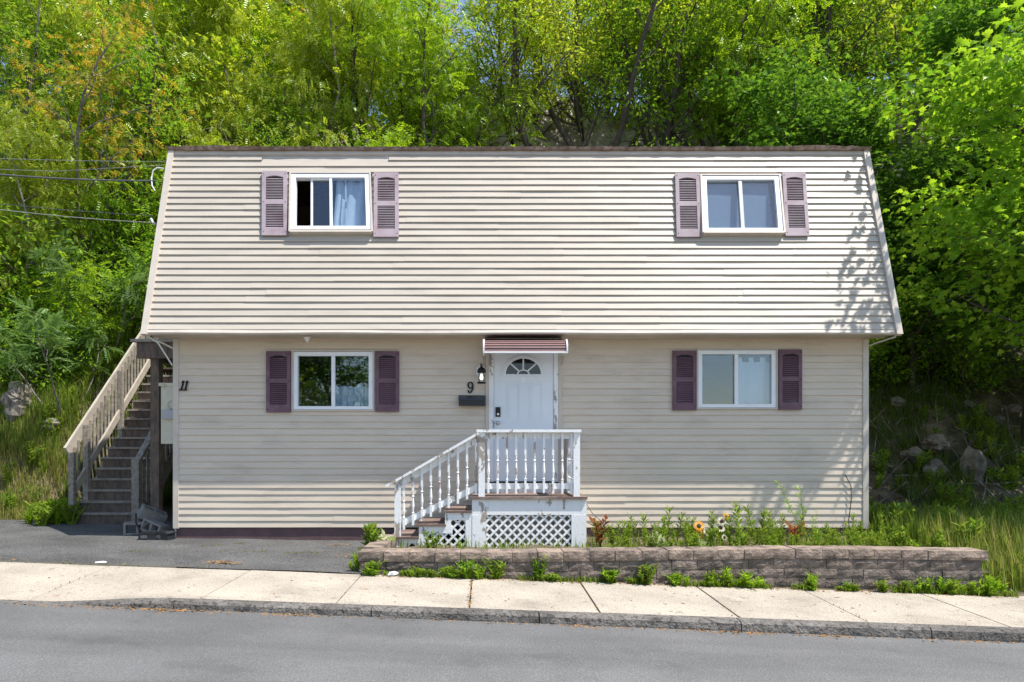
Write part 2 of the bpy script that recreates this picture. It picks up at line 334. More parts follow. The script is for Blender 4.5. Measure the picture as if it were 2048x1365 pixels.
# ------------------------------------------------------------------ house
house = thing('house', 'two-storey beige vinyl-sided gambrel house with plum shutters and a white front door', 'house', (0, 0, 0))
HX0, HX1, HD = wx(348, 10.5), wx(1735, 10.5), 7.3      # wall corners, depth
EX0, EX1 = -5.05, 6.127                                # roof ends
EY, EZ = -.45, 3.125                                   # eave bottom front
TY, TZ = .43, 6.19                                     # top of lower roof slope
SL = math.hypot(TY-EY, TZ-EZ); sdir = Vector((0, TY-EY, TZ-EZ))/SL; sout = Vector((0, -sdir.z, sdir.y))
def lowmap(u, s, o): return Vector((u, -o, s))
def upmap(u, s, o): return Vector((u, EY, EZ))+sdir*s+sout*o
def siding(fmap, u0, u1, s0, s1, n, openings, m, seed, skip=None, lip=.017):
    r = random.Random(seed); h = (s1-s0)/n
    for k in range(n):
        a = s0+k*h; b = a+h; seams = [u0]; x = u0+r.uniform(1.2, 3.8)
        while x < u1-.8: seams.append(x); x += r.uniform(3.4, 3.8)
        seams.append(u1)
        for pi, (p, q) in enumerate(zip(seams, seams[1:])):
            mb = MB(); off = (.0018 if pi % 2 else 0)+r.uniform(0, .0006); ph = r.uniform(0, 99); drop = r.uniform(-.0014, .0014)
            cuts = {p-.012, q+.012 if q < u1 else q}; x = p
            while x < q: cuts.add(x); x += .16
            for (a0, a1, b0, b1) in openings:
                for c in (a0, a1):
                    if p < c < q: cuts.add(c)
            if skip: 
                for c in skip[1:3]:
                    if p < c < q: cuts.add(c)
            cuts = sorted(cuts)
            key = None
            for c, d in zip(cuts, cuts[1:]):
                mid = (c+d)/2; segs = [(a, b)]
                k2 = tuple(o_[0] < mid < o_[1] and b > o_[2] and a < o_[3] for o_ in openings)
                if key is not None and k2 != key and mb.f: mb.build('siding_panel', m, house); mb = MB()
                key = k2
                if skip and skip[0] == k and skip[1] < mid < skip[2]: continue
                for (a0, a1, b0, b1) in openings:
                    if a0 < mid < a1:
                        ns = []
                        for (e, f) in segs:
                            if b1 <= e or b0 >= f: ns.append((e, f)); continue
                            if b0 > e+.004: ns.append((e, b0))
                            if b1 < f-.004: ns.append((b1, f))
                        segs = ns
                for (e, f) in segs:
                    P = []
                    for u in (c, d):
                        w = .0045*nz(u*.9+ph, k*3.1)+.002*nz(u*3+ph, k)
                        dz = drop+.0025*nz(u*.45+ph*2, 7)
                        for s_ in (e, f):
                            t = (s_-a)/h; o_ = (lip+w)*(1-t)+.003+off+.003*math.sin(t*math.pi)*(1+nz(u+ph, 3))
                            P.append(fmap(u, s_+(dz if s_ == a else 0), o_))
                        P.append(fmap(u, e+(dz if e == a else 0)+.002, -.004))
                        P.append(fmap(u, f+.008, .0015))
                    mb.add(P, [(0, 4, 5, 1), (2, 6, 4, 0), (1, 5, 7, 3)])
            if mb.f: mb.build('siding_panel', m, house)
# window openings: (x0,x1,z0,z1)
dL = 10.47
def rect_px(x0, x1, y0, y1, d): return (wx(x0, d), wx(x1, d), wz(y1, d), wz(y0, d))
WL = rect_px(586, 746, 703, 820, dL); WR = rect_px(1396, 1553, 700, 816, dL)
DOOR = (wx(978, 10.5), wx(1116, 10.5), .86, 2.97)
LZ0 = .215; LN = 29
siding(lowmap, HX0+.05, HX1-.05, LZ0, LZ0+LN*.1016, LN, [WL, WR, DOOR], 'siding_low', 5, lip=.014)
def slope_s(py):     # pixel row -> distance along the slope
    t = (HY-py)/FPX; return (EYE+t*(D0+EY)-EZ)/(sdir.z-t*sdir.y)
def slope_u(px, py):
    s = slope_s(py); return (px-CX)*(D0+EY+s*sdir.y)/FPX
def up_rect(x0, x1, y0, y1):
    ym = (y0+y1)/2; return (slope_u(x0, ym), slope_u(x1, ym), slope_s(y1), slope_s(y0))
UL = up_rect(583, 742, 349, 468); UR = up_rect(1403, 1560, 353, 470)
UN = 27; US0 = .055; US1 = SL-.075
siding(upmap, EX0+.09, EX1-.09, US0, US1, UN, [UL, UR], 'siding', 11, skip=(UN-1, slope_u(525, 318), slope_u(778, 318)), lip=.021)
# exposed nailing strip where a panel is missing
mb = MB(); u0_, u1_ = slope_u(525, 318), slope_u(778, 318); hs = (US1-US0)/UN; sa = US0+(UN-1)*hs
mb.add([upmap(u, s, .004) for u, s in ((u0_, sa-.01), (u1_, sa-.01), (u1_, sa+hs), (u0_, sa+hs))], [(0, 1, 2, 3)])
ns_ = mb.build('bare_nailing_strip', 'trim', house); mb = MB()
x = u0_+.02
while x < u1_-.05:
    for rr in (0, 1): mb.box(x, x+.022, 0, .003, 0, .006, Mx=Matrix.Translation(upmap(x, sa+.045+rr*.03, .0045)-Vector((x, 0, 0))))
    x += .04
stuff(mb.build('nail_slots', 'dark', ns_))
# sheathing behind (keeps the rooms dark), with holes left by the openings
def sheath(fmap, u0, u1, s0, s1, ops, off, name):
    us = sorted({u0, u1, *[o[0] for o in ops], *[o[1] for o in ops]}); ss = sorted({s0, s1, *[o[2] for o in ops], *[o[3] for o in ops]}); mb = MB()
    for a, b in zip(us, us[1:]):
        for c, d in zip(ss, ss[1:]):
            if any(o[0] < (a+b)/2 < o[1] and o[2] < (c+d)/2 < o[3] for o in ops): continue
            mb.add([fmap(a, c, off), fmap(b, c, off), fmap(b, d, off), fmap(a, d, off)], [(0, 1, 2, 3)])
    return mb.build(name, 'dark', house)
sheath(lowmap, HX0+.01, HX1-.01, .1, 3.14, [WL, WR, DOOR], -.03, 'wall_sheathing')
sheath(upmap, EX0+.28, EX1-.26, .0, SL, [UL, UR], -.03, 'slope_sheathing')
# side walls, back, roof, floor between storeys
RZ = 6.95
prof = [(0.02, -.1), (.02, EZ), (EY+.06, EZ), (TY+.03, TZ-.02), (HD/2, RZ-.03), (HD-TY-.03, TZ-.02), (HD-EY-.06, EZ), (HD-.02, EZ), (HD-.02, -.1)]
for X, sg in ((HX0, -1), (HX1, 1)):
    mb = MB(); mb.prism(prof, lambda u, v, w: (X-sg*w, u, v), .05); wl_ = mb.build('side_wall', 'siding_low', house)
    mb = MB()
    for k in range(66):
        z = .215+k*.1016
        if z > 6.7: break
        y0, y1 = 0.02, HD-.02
        if z > EZ:
            y0 = EY+.1+(z-EZ)*(TY-EY)/(TZ-EZ); y1 = HD-y0
        if z > TZ-.15: y0 = TY+.1+(z-TZ+.15)*(HD/2-TY)/(RZ-TZ); y1 = HD-y0
        if y1-y0 < .3: break
        mb.add([(X+sg*.003, y0, z+.1), (X+sg*.003, y1, z+.1), (X+sg*.018, y1, z), (X+sg*.018, y0, z), (X, y1, z), (X, y0, z)], [(0, 1, 2, 3), (3, 2, 4, 5)])
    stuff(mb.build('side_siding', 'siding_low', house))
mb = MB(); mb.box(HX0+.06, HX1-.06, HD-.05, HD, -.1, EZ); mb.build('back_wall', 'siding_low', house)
mb = MB(); mb.box(HX0+.06, HX1-.06, .12, HD-.1, EZ-.35, EZ-.12); mb.build('storey_floor', 'dark', house)
mb = MB(); mb.box(HX0+.06, HX1-.06, 2.6, 2.66, .3, EZ-.4); mb.box(HX0+.06, HX1-.06, 3.0, 3.06, EZ, 6.2); mb.build('inner_wall', 'soffit', house)
mb = MB(); mb.prism([(HD-EY, EZ), (HD-TY, TZ), (HD-TY-.1, TZ), (HD-EY-.1, EZ)], lambda u, v, w: (EX0+w, u, v), EX1-EX0); mb.build('rear_slope', 'siding', house)
# upper roof with ragged shingle edge
mb = MB(); n = 110; V = []; F = []
for i in range(n+1):
    x = EX0-.01+(EX1-EX0+.02)*i/n; px = x*FPX/10.9+CX
    e = .012*nz(x*2.3, 4)+.012*nz(x*7, 1); hump = .045*math.exp(-((px-1630)/60)**2)+.035*math.exp(-((px-430)/70)**2)
    V += [(x, TY-.075+e, TZ-.012+.012*nz(x*5, 9)), (x, TY-.085+e, TZ+.035+.016*nz(x*9, 2)+hump*.5), (x, TY+.3, TZ+.115+hump+.01*nz(x*5, 6)), (x, HD/2, RZ), (x, HD-TY, TZ+.05), (x, HD-TY, TZ-.02), (x, HD/2, RZ-.07), (x, TY+.1, TZ+.0)]
for i in range(n):
    for q in range(8): F.append((i*8+q, (i+1)*8+q, (i+1)*8+(q+1) % 8, i*8+(q+1) % 8))
F += [tuple(range(8)), tuple(n*8+q for q in range(8))[::-1]]
mb.add(V, F).build('roof', 'shingle', house)
# frieze under the roof edge, rake boards, eave fascia, soffit, corner posts, foundation
mb = MB(); 
for a, b in ((EX0+.08, -3.2), (-3.197, -.4), (-.397, 2.3), (2.303, EX1-.08)):
    mb.bar(upmap(a, SL-.045, .012+rng.uniform(0, .006)), upmap(b, SL-.045, .014), .03, .085, up=sdir)
mb.build('frieze_board', 'trim', house)
for X, sg in ((EX0, 1), (EX1, -1)):
    mb = MB(); mb.bar(upmap(X+sg*.045, -.03, .012), upmap(X+sg*.045, SL+.01, .012), .09, .075, up=sout)
    mb.build('rake_board', 'trim', house)
    mb = MB(); mb.prism([(EY+.0, EZ-.02), (EY+.12, EZ+.02), (TY+.10, TZ-.01), (TY, TZ-.01)], lambda u, v, w: (X+sg*w, u, v), .24); mb.build('rake_soffit', 'trim', house)
    mb = MB(); mb.prism([(TY+.02, TZ-.02), (HD/2, RZ-.08), (HD/2, RZ-.16), (TY+.02, TZ-.12)], lambda u, v, w: (X+sg*w, u, v), .24); mb.build('gable_fascia', 'trim', house)
mb = MB(); n = 40; V = []; F = []
for i in range(n+1):
    x = EX0+.04+(EX1-EX0-.08)*i/n; w = .010*nz(x*.7, 3); o = .028+.012*nz(x*.6, 12)
    a = upmap(x, .075, .012); b = upmap(x, .0+w, o); V += [a, b, b+Vector((0, .012, -.022)), Vector((x, EY+.06, EZ-.018+w*.5))]
for i in range(n):
    for q in range(3): F.append((i*4+q, (i+1)*4+q, (i+1)*4+q+1, i*4+q+1))
mb.add(V, F).build('eave_fascia', 'trim', house)
mb = MB(); n = 50; V = []; F = []
for i in range(n+1):
    x = EX0+.03+(EX1-EX0-.06)*i/n; sag = -.02*max(0, nz(x*.8, 31))
    if 1.2 < x < 3.2: sag -= .02*math.sin((x-1.2)/2*math.pi)
    V += [(x, EY+.05, EZ-.012), (x, EY/2, EZ+.0+sag), (x, .03, EZ-.005+sag*.6)]
for i in range(n):
    for q in range(2): F.append((i*3+q, i*3+q+1, (i+1)*3+q+1, (i+1)*3+q))
mb.add(V, F).build('soffit', 'soffit', house)
for X in (HX0, HX1):
    mb = MB(); mb.box(X-.005, X+.08 if X < 0 else X+.005, -.026, .08, .20, EZ-.01) if X < 0 else mb.box(X-.08, X+.005, -.026, .08, .20, EZ-.01)
    mb.build('corner_post', 'trim', house)
mb = MB(); mb.box(HX0+.03, HX1-.03, .012, .3, -.5, .235); mb.build('foundation', 'found', house)
mb = MB(); mb.prism([(-.05, 0), (.05, 0), (0.01, -.085)], lambda u, v, w: (wx(612, 10.2)+u, -.2-w, EZ-.02+v), .08); mb.build('soffit_bracket', 'white', house)

def shutter(fm, u0, u1, s0, s1, m, shear=0, off=.02):
    sc_ = (s0+s1)/2
    f = lambda u, v, w: fm(u+(v-sc_)*shear, v, off+w)
    def bx(mb, a, b, c_, d, w0, w1):
        P = [f(u, v, w) for w in (w0, w1) for u, v in ((a, c_), (b, c_), (b, d), (a, d))]
        mb.add(P, [(3, 2, 1, 0), (4, 5, 6, 7), (0, 1, 5, 4), (1, 2, 6, 5), (2, 3, 7, 6), (3, 0, 4, 7)])
    W = u1-u0; H = s1-s0; st = .15*W; mb = MB()
    bx(mb, u0, u0+st, s0, s1, 0, .034); bx(mb, u1-st, u1, s0, s1, 0, .034)
    v0, v1, v2, v3 = s0+.115*H, s0+.475*H, s0+.545*H, s1-.10*H
    bx(mb, u0+st, u1-st, s0, v0, 0, .033); bx(mb, u0+st, u1-st, v1, v2, 0, .033); bb = MB(); bx(bb, u0+st, u1-st, v0, v3+.025, 0, .004)
    arch = [(u0+st, s1)]+[(u0+st, v3)]+[(u0+st+(W-2*st)*i/8, v3+.03*math.sin(math.pi*i/8)) for i in range(1, 8)]+[(u1-st, v3), (u1-st, s1)]
    mb.prism(arch, lambda u, v, w: f(u, v, w), .033)
    sh = mb.build('shutter', m, house); bb.build('shutter_back', 'dark', sh); mb = MB()
    for (a, b) in ((v0, v1), (v2, v3+.025)):
        nl = int((b-a)/.029)
        for i in range(nl):
            z = a+(b-a)*(i+.1)/nl; hh = (b-a)/nl
            P = [f(u0+st, z, .031), f(u1-st, z, .031), f(u1-st, z+hh*.74, .014), f(u0+st, z+hh*.74, .014), f(u0+st, z-.003, .029), f(u1-st, z-.003, .029), f(u1-st, z+hh*.66, .010), f(u0+st, z+hh*.66, .010)]
            if z > v3-.01: continue
            mb.add(P, [(0, 1, 2, 3), (4, 7, 6, 5), (0, 4, 5, 1)])
    stuff(mb.build('louvers', m, sh)); mb = MB()
    for u in (u0+st*.45, u1-st*.45):
        for v in (s0+.05*H, s0+.51*H, s1-.045*H): bx(mb, u-.006, u+.006, v-.006, v+.006, .033, .037)
    stuff(mb.build('screws', 'dark', sh)); return sh

def window(fm, o, kind, tilt=0, shear=0):
    """tilt: extra projection of the bottom edge (unit hangs more upright than the slope)"""
    u0, u1, s0, s1 = o; H = s1-s0
    g = lambda u, v, w: fm(u+(v-(s0+s1)/2)*shear, v, w+tilt*(s1-v)/H)
    def bx(mb, a, b, c, d, w0, w1):
        P = [g(u, v, w) for w in (w0, w1) for u, v in ((a, c), (b, c), (b, d), (a, d))]
        mb.add(P, [(3, 2, 1, 0), (4, 5, 6, 7), (0, 1, 5, 4), (1, 2, 6, 5), (2, 3, 7, 6), (3, 0, 4, 7)])
    root = bpy.data.objects.new('window', None); COL.objects.link(root); root.parent = house; root.empty_display_size = .1
    up = tilt > 0; mb = MB(); t = .022
    # outer casing (cream channel)
    bx(mb, u0-t, u0+.004, s0-t, s1+t, -.06, .035); bx(mb, u1-.004, u1+t, s0-t, s1+t, -.06, .035); bx(mb, u0, u1, s1, s1+t, -.06, .034)
    bx(mb, u0, u1, s0-t-(.012 if up else 0), s0+.002, -.10, .036); mb.build('casing', 'trim', root)
    mb = MB(); fw = .062 if not up else .07; e = .006
    a, b, c, d = u0+e, u1-e, s0+e+(.02 if kind == 'open' else 0), s1-e
    bx(mb, a, a+fw, c, d, -.07, .022); bx(mb, b-fw, b, c, d, -.07, .022); bx(mb, a+fw, b-fw, d-fw, d, -.07, .0215); bx(mb, a+fw, b-fw, c, c+fw*.8, -.07, .0225)
    mb.build('frame', 'vinylwhite', root); a += fw; b -= fw; c += fw*.8; d -= fw; mid = (a+b)/2
    if kind == 'open':
        mb = MB(); bx(mb, mid-.016, mid+.022, c, d, -.045, .012); xs = a+.29*(b-a)*.72+.0
        bx(mb, xs, xs+.03, c, d, -.055, -.02); bx(mb, xs+.03, mid-.016, d-.02, d, -.055, -.02); mb.build('sash', 'vinylwhite', root)
        panes = [(xs+.03, mid-.016, -.035), (mid+.022, b, -.01)]
        mb = MB(); xm = mid+.022+(b-mid)*.36; bx(mb, xm, xm+.02, c, d, -.06, -.045); mb.build('inner_sash', 'vinylwhite', root)
        mb = MB(); bx(mb, xm-.0, xm+.02, c+.42*(d-c), c+.53*(d-c), -.044, -.03); mb.build('sash_latch', 'metal', root)
    else:
        mb = MB(); mw = .030; bx(mb, mid-mw, mid+mw*.8, c, d, -.05, .008); ms = mb.build('sash', 'vinylwhite' if kind != 'shade' else 'greybox', root)
        panes = [(a, mid-mw, -.03), (mid+mw*.8, b, -.02)]
    for (p, q, w) in panes:
        mb = MB(); bx(mb, p-.003, q+.003, c-.003, d+.003, w-.006, w); mb.build('pane', 'glass', root)
    def cloth(p, q, v0, v1, w, m, amp=.02, fold=9, jag=0):
        mb = MB(); n = 36; V = []; F = []
        for i in range(n+1):
            u = p+(q-p)*i/n
            for j in range(7):
                v = v0+(v1-v0)*j/6+(jag*nz(u*9, 4) if j == 6 else 0)
                V.append(fm(u, v, w+amp*math.sin(i/n*fold*2*math.pi+.6*math.sin(j))+amp*.6*nz(u*5, v*3)))
        for i in range(n):
            for j in range(6): F.append((i*7+j, (i+1)*7+j, (i+1)*7+j+1, i*7+j+1))
        mb.add(V, F).build('curtain', m, root, smooth=True)
    if kind == 'open': cloth(mid+.03, b+.03, c-.03, d+.02, -.11, 'curtain', .02, 3)
    if kind == 'shade': cloth(a-.02, b-.03, c-.03, d+.03, -.085, 'shade', .003, 2)
    if kind == 'curtain': cloth(mid+.03, b+.05, c-.02, d-.03, -.12, 'curtain', .015, 3)
    if kind == 'dark': cloth(mid-.02, b+.05, c-.05, c+.42*(d-c), -.16, 'curtain', .02, 6, jag=.10)
    return root
window(lowmap, WL, 'dark'); window(lowmap, WR, 'curtain'); window(upmap, UL, 'open', .07, -.085); window(upmap, UR, 'shade', .07, .075)
for (a, b, c, d) in ((533, 581.5, 703, 825), (751, 798.5, 703, 824), (1345, 1392.5, 702, 821), (1557, 1603, 700, 820)):
    x0, x1, z0, z1 = rect_px(a, b, c, d, dL); shutter(lowmap, x0, x1, z0, z1, 'shut_low')
for (a, b, c, d, rt) in ((526, 576, 347, 475, -.085), (748.5, 798, 350, 478, -.04), (1350, 1399, 351, 478, .055), (1565, 1612, 350, 476, .075)):
    u0, u1, s0, s1 = up_rect(a, b, c, d); shutter(upmap, u0, u1, s0, s1, 'shut_up', rt, off=.026)

# door
door = bpy.data.objects.new('door', None); COL.objects.link(door); door.parent = house; door.empty_display_size = .1
dx0, dx1 = wx(988, 10.5), wx(1107, 10.5); dz0, dz1 = .925, 2.95; dy = -.012
mb = MB(); mb.box(dx0, dx1, dy, dy+.045, dz0, dz1)
def dpanel(x0, x1, z0, z1):
    for k, (i, w) in enumerate(((0, .006), (.018, .002), (.036, .007))):
        mb.box(x0+i, x1-i, dy-w, dy+.001+.0004*k, z0+i, z1-i)
pc = (dx0+dx1)/2
def raised(x0, x1, z0, z1):
    fr_ = .014
    mb.box(x0, x1, dy-.007, dy, z1-fr_, z1); mb.box(x0, x1, dy-.007, dy, z0, z0+fr_); mb.box(x0, x0+fr_, dy-.0068, dy, z0+fr_, z1-fr_); mb.box(x1-fr_, x1, dy-.0068, dy, z0+fr_, z1-fr_)
    mb.box(x0+.04, x1-.04, dy-.006, dy, z0+.04, z1-.04)
for sx in (0, 1):
    xa = wx(1013+sx*45.5, 10.5); xb = xa+wx(996, 10.5)
    raised(xa, xb, wz(838, 10.5), wz(770, 10.5)); raised(xa, xb, wz(955, 10.5), wz(885, 10.5))
mb.build('door_slab', 'door', door)
fz = wz(750, 10.5); fx = wx(1046.5, 10.5); fr_r = .275
mb = MB(); arc = [(fx+fr_r*math.cos(t), fz+fr_r*.92*math.sin(t)) for t in lin(0, math.pi, 20)]
mb.prism(arc, lambda u, v, w: (u, dy-.002-w, v), .004); fan = mb.build('fan_window', 'dark', door)
M['fanglass'] = mat('dark_fan_glass', (.012, .013, .014), .05, spec=.6); fan.data.materials[0] = M['fanglass']
mb = MB()
for i in range(20):
    t0, t1 = math.pi*i/20, math.pi*(i+1)/20
    mb.prism([(fx+r_*math.cos(t), fz+r_*.92*math.sin(t)) for r_, t in ((fr_r-.005, t0), (fr_r+.045, t0), (fr_r+.045, t1), (fr_r-.005, t1))], lambda u, v, w: (u, dy-w, v), .02)
    mb.prism([(fx+r_*math.cos(t), fz+r_*.8*math.sin(t)) for r_, t in ((.078, t0), (.098, t0), (.098, t1), (.078, t1))], lambda u, v, w: (u, dy-w, v), .014)
for t in (math.pi/4.2, math.pi/2, math.pi*(1-1/4.2)):
    a_ = Vector((fx+.09*math.cos(t), dy-.009, fz+.08*math.sin(t))); b_ = Vector((fx+fr_r*math.cos(t), dy-.009, fz+fr_r*.92*math.sin(t))); mb.bar(a_, b_, .022, .014, up=(0, 1, 0)) if t != math.pi/2 else mb.box(fx-.011, fx+.011, dy-.015, dy-.002, fz+.07, fz+.25)
mb.box(fx-fr_r-.045, fx+fr_r+.045, dy-.021, dy, fz-.03, fz+.006); mb.build('fan_muntins', 'door', door)
mb = MB(); mb.box(wx(991, 10.5), wx(1001, 10.5), dy-.025, dy, wz(834, 10.5), wz(815, 10.5)); kp = mb.build('keypad_lock', 'black', door)
mb = MB(); mb.tube([(wx(996, 10.5), dy-.024, wz(829, 10.5)), (wx(996, 10.5), dy-.034, wz(829, 10.5))], .018, 12); mb.build('keyhole', 'metal', kp)
mb = MB(); kx, kz = wx(995.5, 10.5), wz(846.5, 10.5)
mb.tube([(kx, dy, kz), (kx, dy-.01, kz), (kx, dy-.03, kz), (kx, dy-.04, kz), (kx, dy-.062, kz), (kx, dy-.07, kz)], [.032, .032, .012, .026, .028, .015], 14); mb.build('door_knob', 'metal', door, smooth=True)
mb = MB(); mb.box(wx(1043, 10.5), wx(1049, 10.5), dy-.004, dy+.001, wz(766, 10.5), wz(755, 10.5)); mb.build('door_number_ghost', 'vinylwhite', door)
mb = MB(); cz = 2.985
mb.box(DOOR[0]-.0, dx0-.004, -.03, .03, .86, cz); mb.box(dx1+.004, DOOR[1], -.03, .03, .86, cz); mb.box(dx0-.004, dx1+.004, -.029, .03, dz1+.004, cz)
mb.build('door_frame', 'peel', door)
mb = MB(); mb.box(DOOR[0]-.05, DOOR[0]-.002, -.036, .02, .80, cz+.04); mb.box(DOOR[1]+.002, DOOR[1]+.05, -.036, .02, .80, cz+.04); mb.build('door_channel', 'trim', door)
mb = MB(); mb.box(DOOR[0], DOOR[1], -.07, .03, .875, .918); mb.build('threshold', 'black', door)
mb = MB(); mb.box(DOOR[0]-.05, DOOR[1]+.05, -.04, .02, .70, .87); mb.build('sill_board', 'peel', door)

# awning over the door
aw = bpy.data.objects.new('awning', None); COL.objects.link(aw); aw.parent = house; aw.empty_display_size = .1
ax0, ax1 = wx(966, 9.86), wx(1136, 9.86); az0 = wz(706, 9.86); ya = -.64
ap = [(ya, az0+.02), (ya, az0+.085), (ya+.012, az0+.125), (ya+.045, az0+.165), (ya+.10, az0+.195)]
for k in range(5):
    t0, t1 = k/5, (k+1)/5
    def on(t):
        s_ = t*4; i = min(3, int(s_)); f_ = s_-i; return (ap[i][0]*(1-f_)+ap[i+1][0]*f_, ap[i][1]*(1-f_)+ap[i+1][1]*f_)
    p, q = on(t0), on(t1); mb = MB()
    mb.add([(ax0+.02, p[0]-.006, p[1]), (ax1-.02, p[0]-.006, p[1]), (ax1-.02, q[0]+.004, q[1]-.007), (ax0+.02, q[0]+.004, q[1]-.007), (ax0+.02, q[0]+.02, q[1]+.0), (ax1-.02, q[0]+.02, q[1]+.0)], [(0, 1, 2, 3)])
    sl = mb.build('awning_slat', 'awn', aw)
    mb = MB(); mb.add([(ax0+.02, q[0]+.004, q[1]-.007), (ax1-.02, q[0]+.004, q[1]-.007), (ax1-.02, q[0]+.012, q[1]+.004), (ax0+.02, q[0]+.012, q[1]+.004)], [(0, 1, 2, 3)]); mb.build('slat_groove', 'awnd', sl)
mb = MB(); mb.add([(ax0+.03, ya+.11, az0+.19), (ax1-.03, ya+.11, az0+.19), (ax1-.03, -.02, az0+.30), (ax0+.03, -.02, az0+.30)], [(0, 1, 2, 3)]); mb.build('awning_top', 'awnd', aw)
mb = MB(); mb.box(ax0, ax1, ya-.012, ya+.012, az0-.004, az0+.02)
for X in (ax0, ax1-.022):
    for (p, q) in zip(ap, ap[1:]): mb.bar((X+.011, p[0]-.004, p[1]), (X+.011, q[0]-.004, q[1]+.004), .022, .022, up=(0, -1, 0))
    mb.box(X, X+.02, ya+.012, -.02, az0-.003, az0+.017)
mb.build('awning_frame', 'white', aw)
for X in (ax0+.01, ax1-.02):
    mb = MB(); mb.bar((X, -.02, az0-.10), (X, -.30, az0), .015, .015); mb.build('awning_bracket', 'metal', aw)

# ------------------------------------------------------------------ things on the front wall
def digit(strokes, x, z, name, label, h, slant, depth=.012, w=.02, yw=-.03):
    mb = MB()
    for pts in strokes:
        for (a, b) in zip(pts, pts[1:]):
            A = Vector((x+(a[0]+a[1]*slant)*h, yw-rng.uniform(0, .0008), z+a[1]*h)); B = Vector((x+(b[0]+b[1]*slant)*h, yw, z+b[1]*h)); d_ = (B-A).normalized()*.003
            wd = w*(a[2] if len(a) > 2 else 1); mb.bar(A-d_, B+d_, wd, depth, up=(0, 1, 0))
    return tag(mb.build(name, 'black'), label, 'house number')
ring = [(.30+.21*math.cos(t), .70+.27*math.sin(t), .8+.6*abs(math.cos(t))) for t in lin(0, 2*math.pi, 20)]
tail = [(.51, .70, 1.4), (.51, .5, 1.4), (.47, .28, 1.2), (.38, .1, 1), (.26, .02, .9), (.14, .05, 1), (.10, .14, 1.5), (.15, .19, 1.4)]
digit([ring, tail], wx(934.5, 10.47), wz(786, 10.47), 'house_number', 'black metal number 9 above the mailbox', .165, 0)
one = [[(.28, 0, 1.25), (.28, 1, 1.25)], [(.28, .98, 1), (.14, .84, .8)], [(.10, .02, .8), (.46, .02, .8)]]
s2 = [[(p[0]+.42, *p[1:]) for p in st] for st in one]
digit(one+s2, wx(357, 10.47), wz(781, 10.47), 'house_number', 'black slanted metal number 11 near the corner post', .145, .26)

mbx = thing('mailbox', 'blue-black metal wall mailbox with a hinged lid beside the front door', 'mailbox', (wx(944, 10.4), -.03, wz(812, 10.4)))
mb = MB(); W = .2; mb.prism([(0, 0), (-.11, .0), (-.12, .10), (0, .15)], lambda u, v, w: (-W+w, u, v+.004-.008*w/.4), 2*W); mb.build('box', 'mail', mbx)
mb = MB(); mb.prism([(.004, .165), (-.126, .112), (-.130, .085), (-.122, .085), (-.120, .103), (.004, .153)], lambda u, v, w: (-W-.006+w, u, v+.004-.008*w/.4), 2*W+.012); mb.build('lid', 'mail', mbx)

lamp = thing('wall_lantern', 'black coach lantern with a lit bulb on a white octagonal plate beside the door', 'lantern', (wx(963, 10.4), -.028, wz(768, 10.4)))
oc = [(.0+.078*math.cos(t)*.95, .195+.10*math.sin(t)) for t in [math.pi/8+i*math.pi/4 for i in range(8)]]
mb = MB(); mb.prism(oc, lambda u, v, w: (u-.01, .012-w, v), .02); mb.build('back_plate', 'white', lamp)
mb = MB(); mb.tube([(-.008, -.0, .23), (-.008, -.05, .30), (-.008, -.09, .305), (-.008, -.10, .27)], .009, 8); mb.build('arm', 'black', lamp)
mb = MB(); mb.tube([(0, -.10, .285), (0, -.10, .25), (0, -.10, .225), (0, -.10, .18), (0, -.10, .165)], [.008, .02, .055, .068, .064], 12); mb.build('hood', 'black', lamp, smooth=True)
mb = MB()
for i in range(4):
    t = math.pi/4+i*math.pi/2; mb.bar((.05*math.cos(t), -.10+.05*math.sin(t), .02), (.056*math.cos(t), -.10+.056*math.sin(t), .17), .008, .008)
mb.tube([(0, -.10, .0), (0, -.10, .012), (0, -.10, .026)], [.062, .07, .058], 12); mb.build('cage', 'black', lamp)
mb = MB(); mb.tube([(0, -.10, .028), (0, -.10, .165)], .047, 14, cap=False); mb.build('glass_shade', 'glass', lamp)
mb = MB(); mb.tube([(0, -.10, .15), (0, -.10, .12), (0, -.10, .09), (0, -.10, .065), (0, -.10, .055)], [.012, .02, .03, .024, .008], 12); mb.build('bulb', 'bulb', lamp, smooth=True)

# electric panel on the side wall, service cables
pn = thing('electric_panel', 'ivory electric meter cabinet on the side wall under the roof overhang', 'electric panel', (HX0, .5, 1.5))
mb = MB(); mb.box(-.38, -.0, -.12, .10, 0, .92); mb.build('cabinet', 'panel', pn)
mb = MB(); mb.box(-.41, .0, -.14, .12, .92, .97); mb.build('cover', 'panel', pn)
mb = MB(); mb.box(-.35, -.0, -.17, -.12, .40, .54); mb.build('meter_band', 'greybox', pn)
mb = MB(); mb.tube([(-.2+.07*math.cos(t), -.135, .62+.07*math.sin(t)) for t in lin(0, 6.28, 14)], .006, 6); mb.build('meter_ring', 'metal', pn)
mb = MB(); mb.tube([(-.04, -.1, .0), (-.05, -.12, -.12), (-.09, -.12, -.2), (-.05, -.1, -.24), (0, -.08, -.22)], .008, 6); mb.build('loose_wire', 'cablelight', pn)
def cable(name, pts, r, m, label, sag=0, n=24):
    a, b = Vector(pts[0]), Vector(pts[-1])
    if len(pts) == 2: pts = [a+(b-a)*i/n-Vector((0, 0, sag*4*(i/n)*(1-i/n))) for i in range(n+1)]
    mb = MB().tube(pts, r, 6); return tag(mb.build(name, m), label, 'cable')
ex = lambda px, py, d: Vector((wx(px, d), d-D0, wz(py, d)))
cable('service_cable', [ex(312, 362, 10.75), ex(-420, 295, 9.2)], .012, 'cable', 'thick twisted service cable running to the left rake of the house', .12)
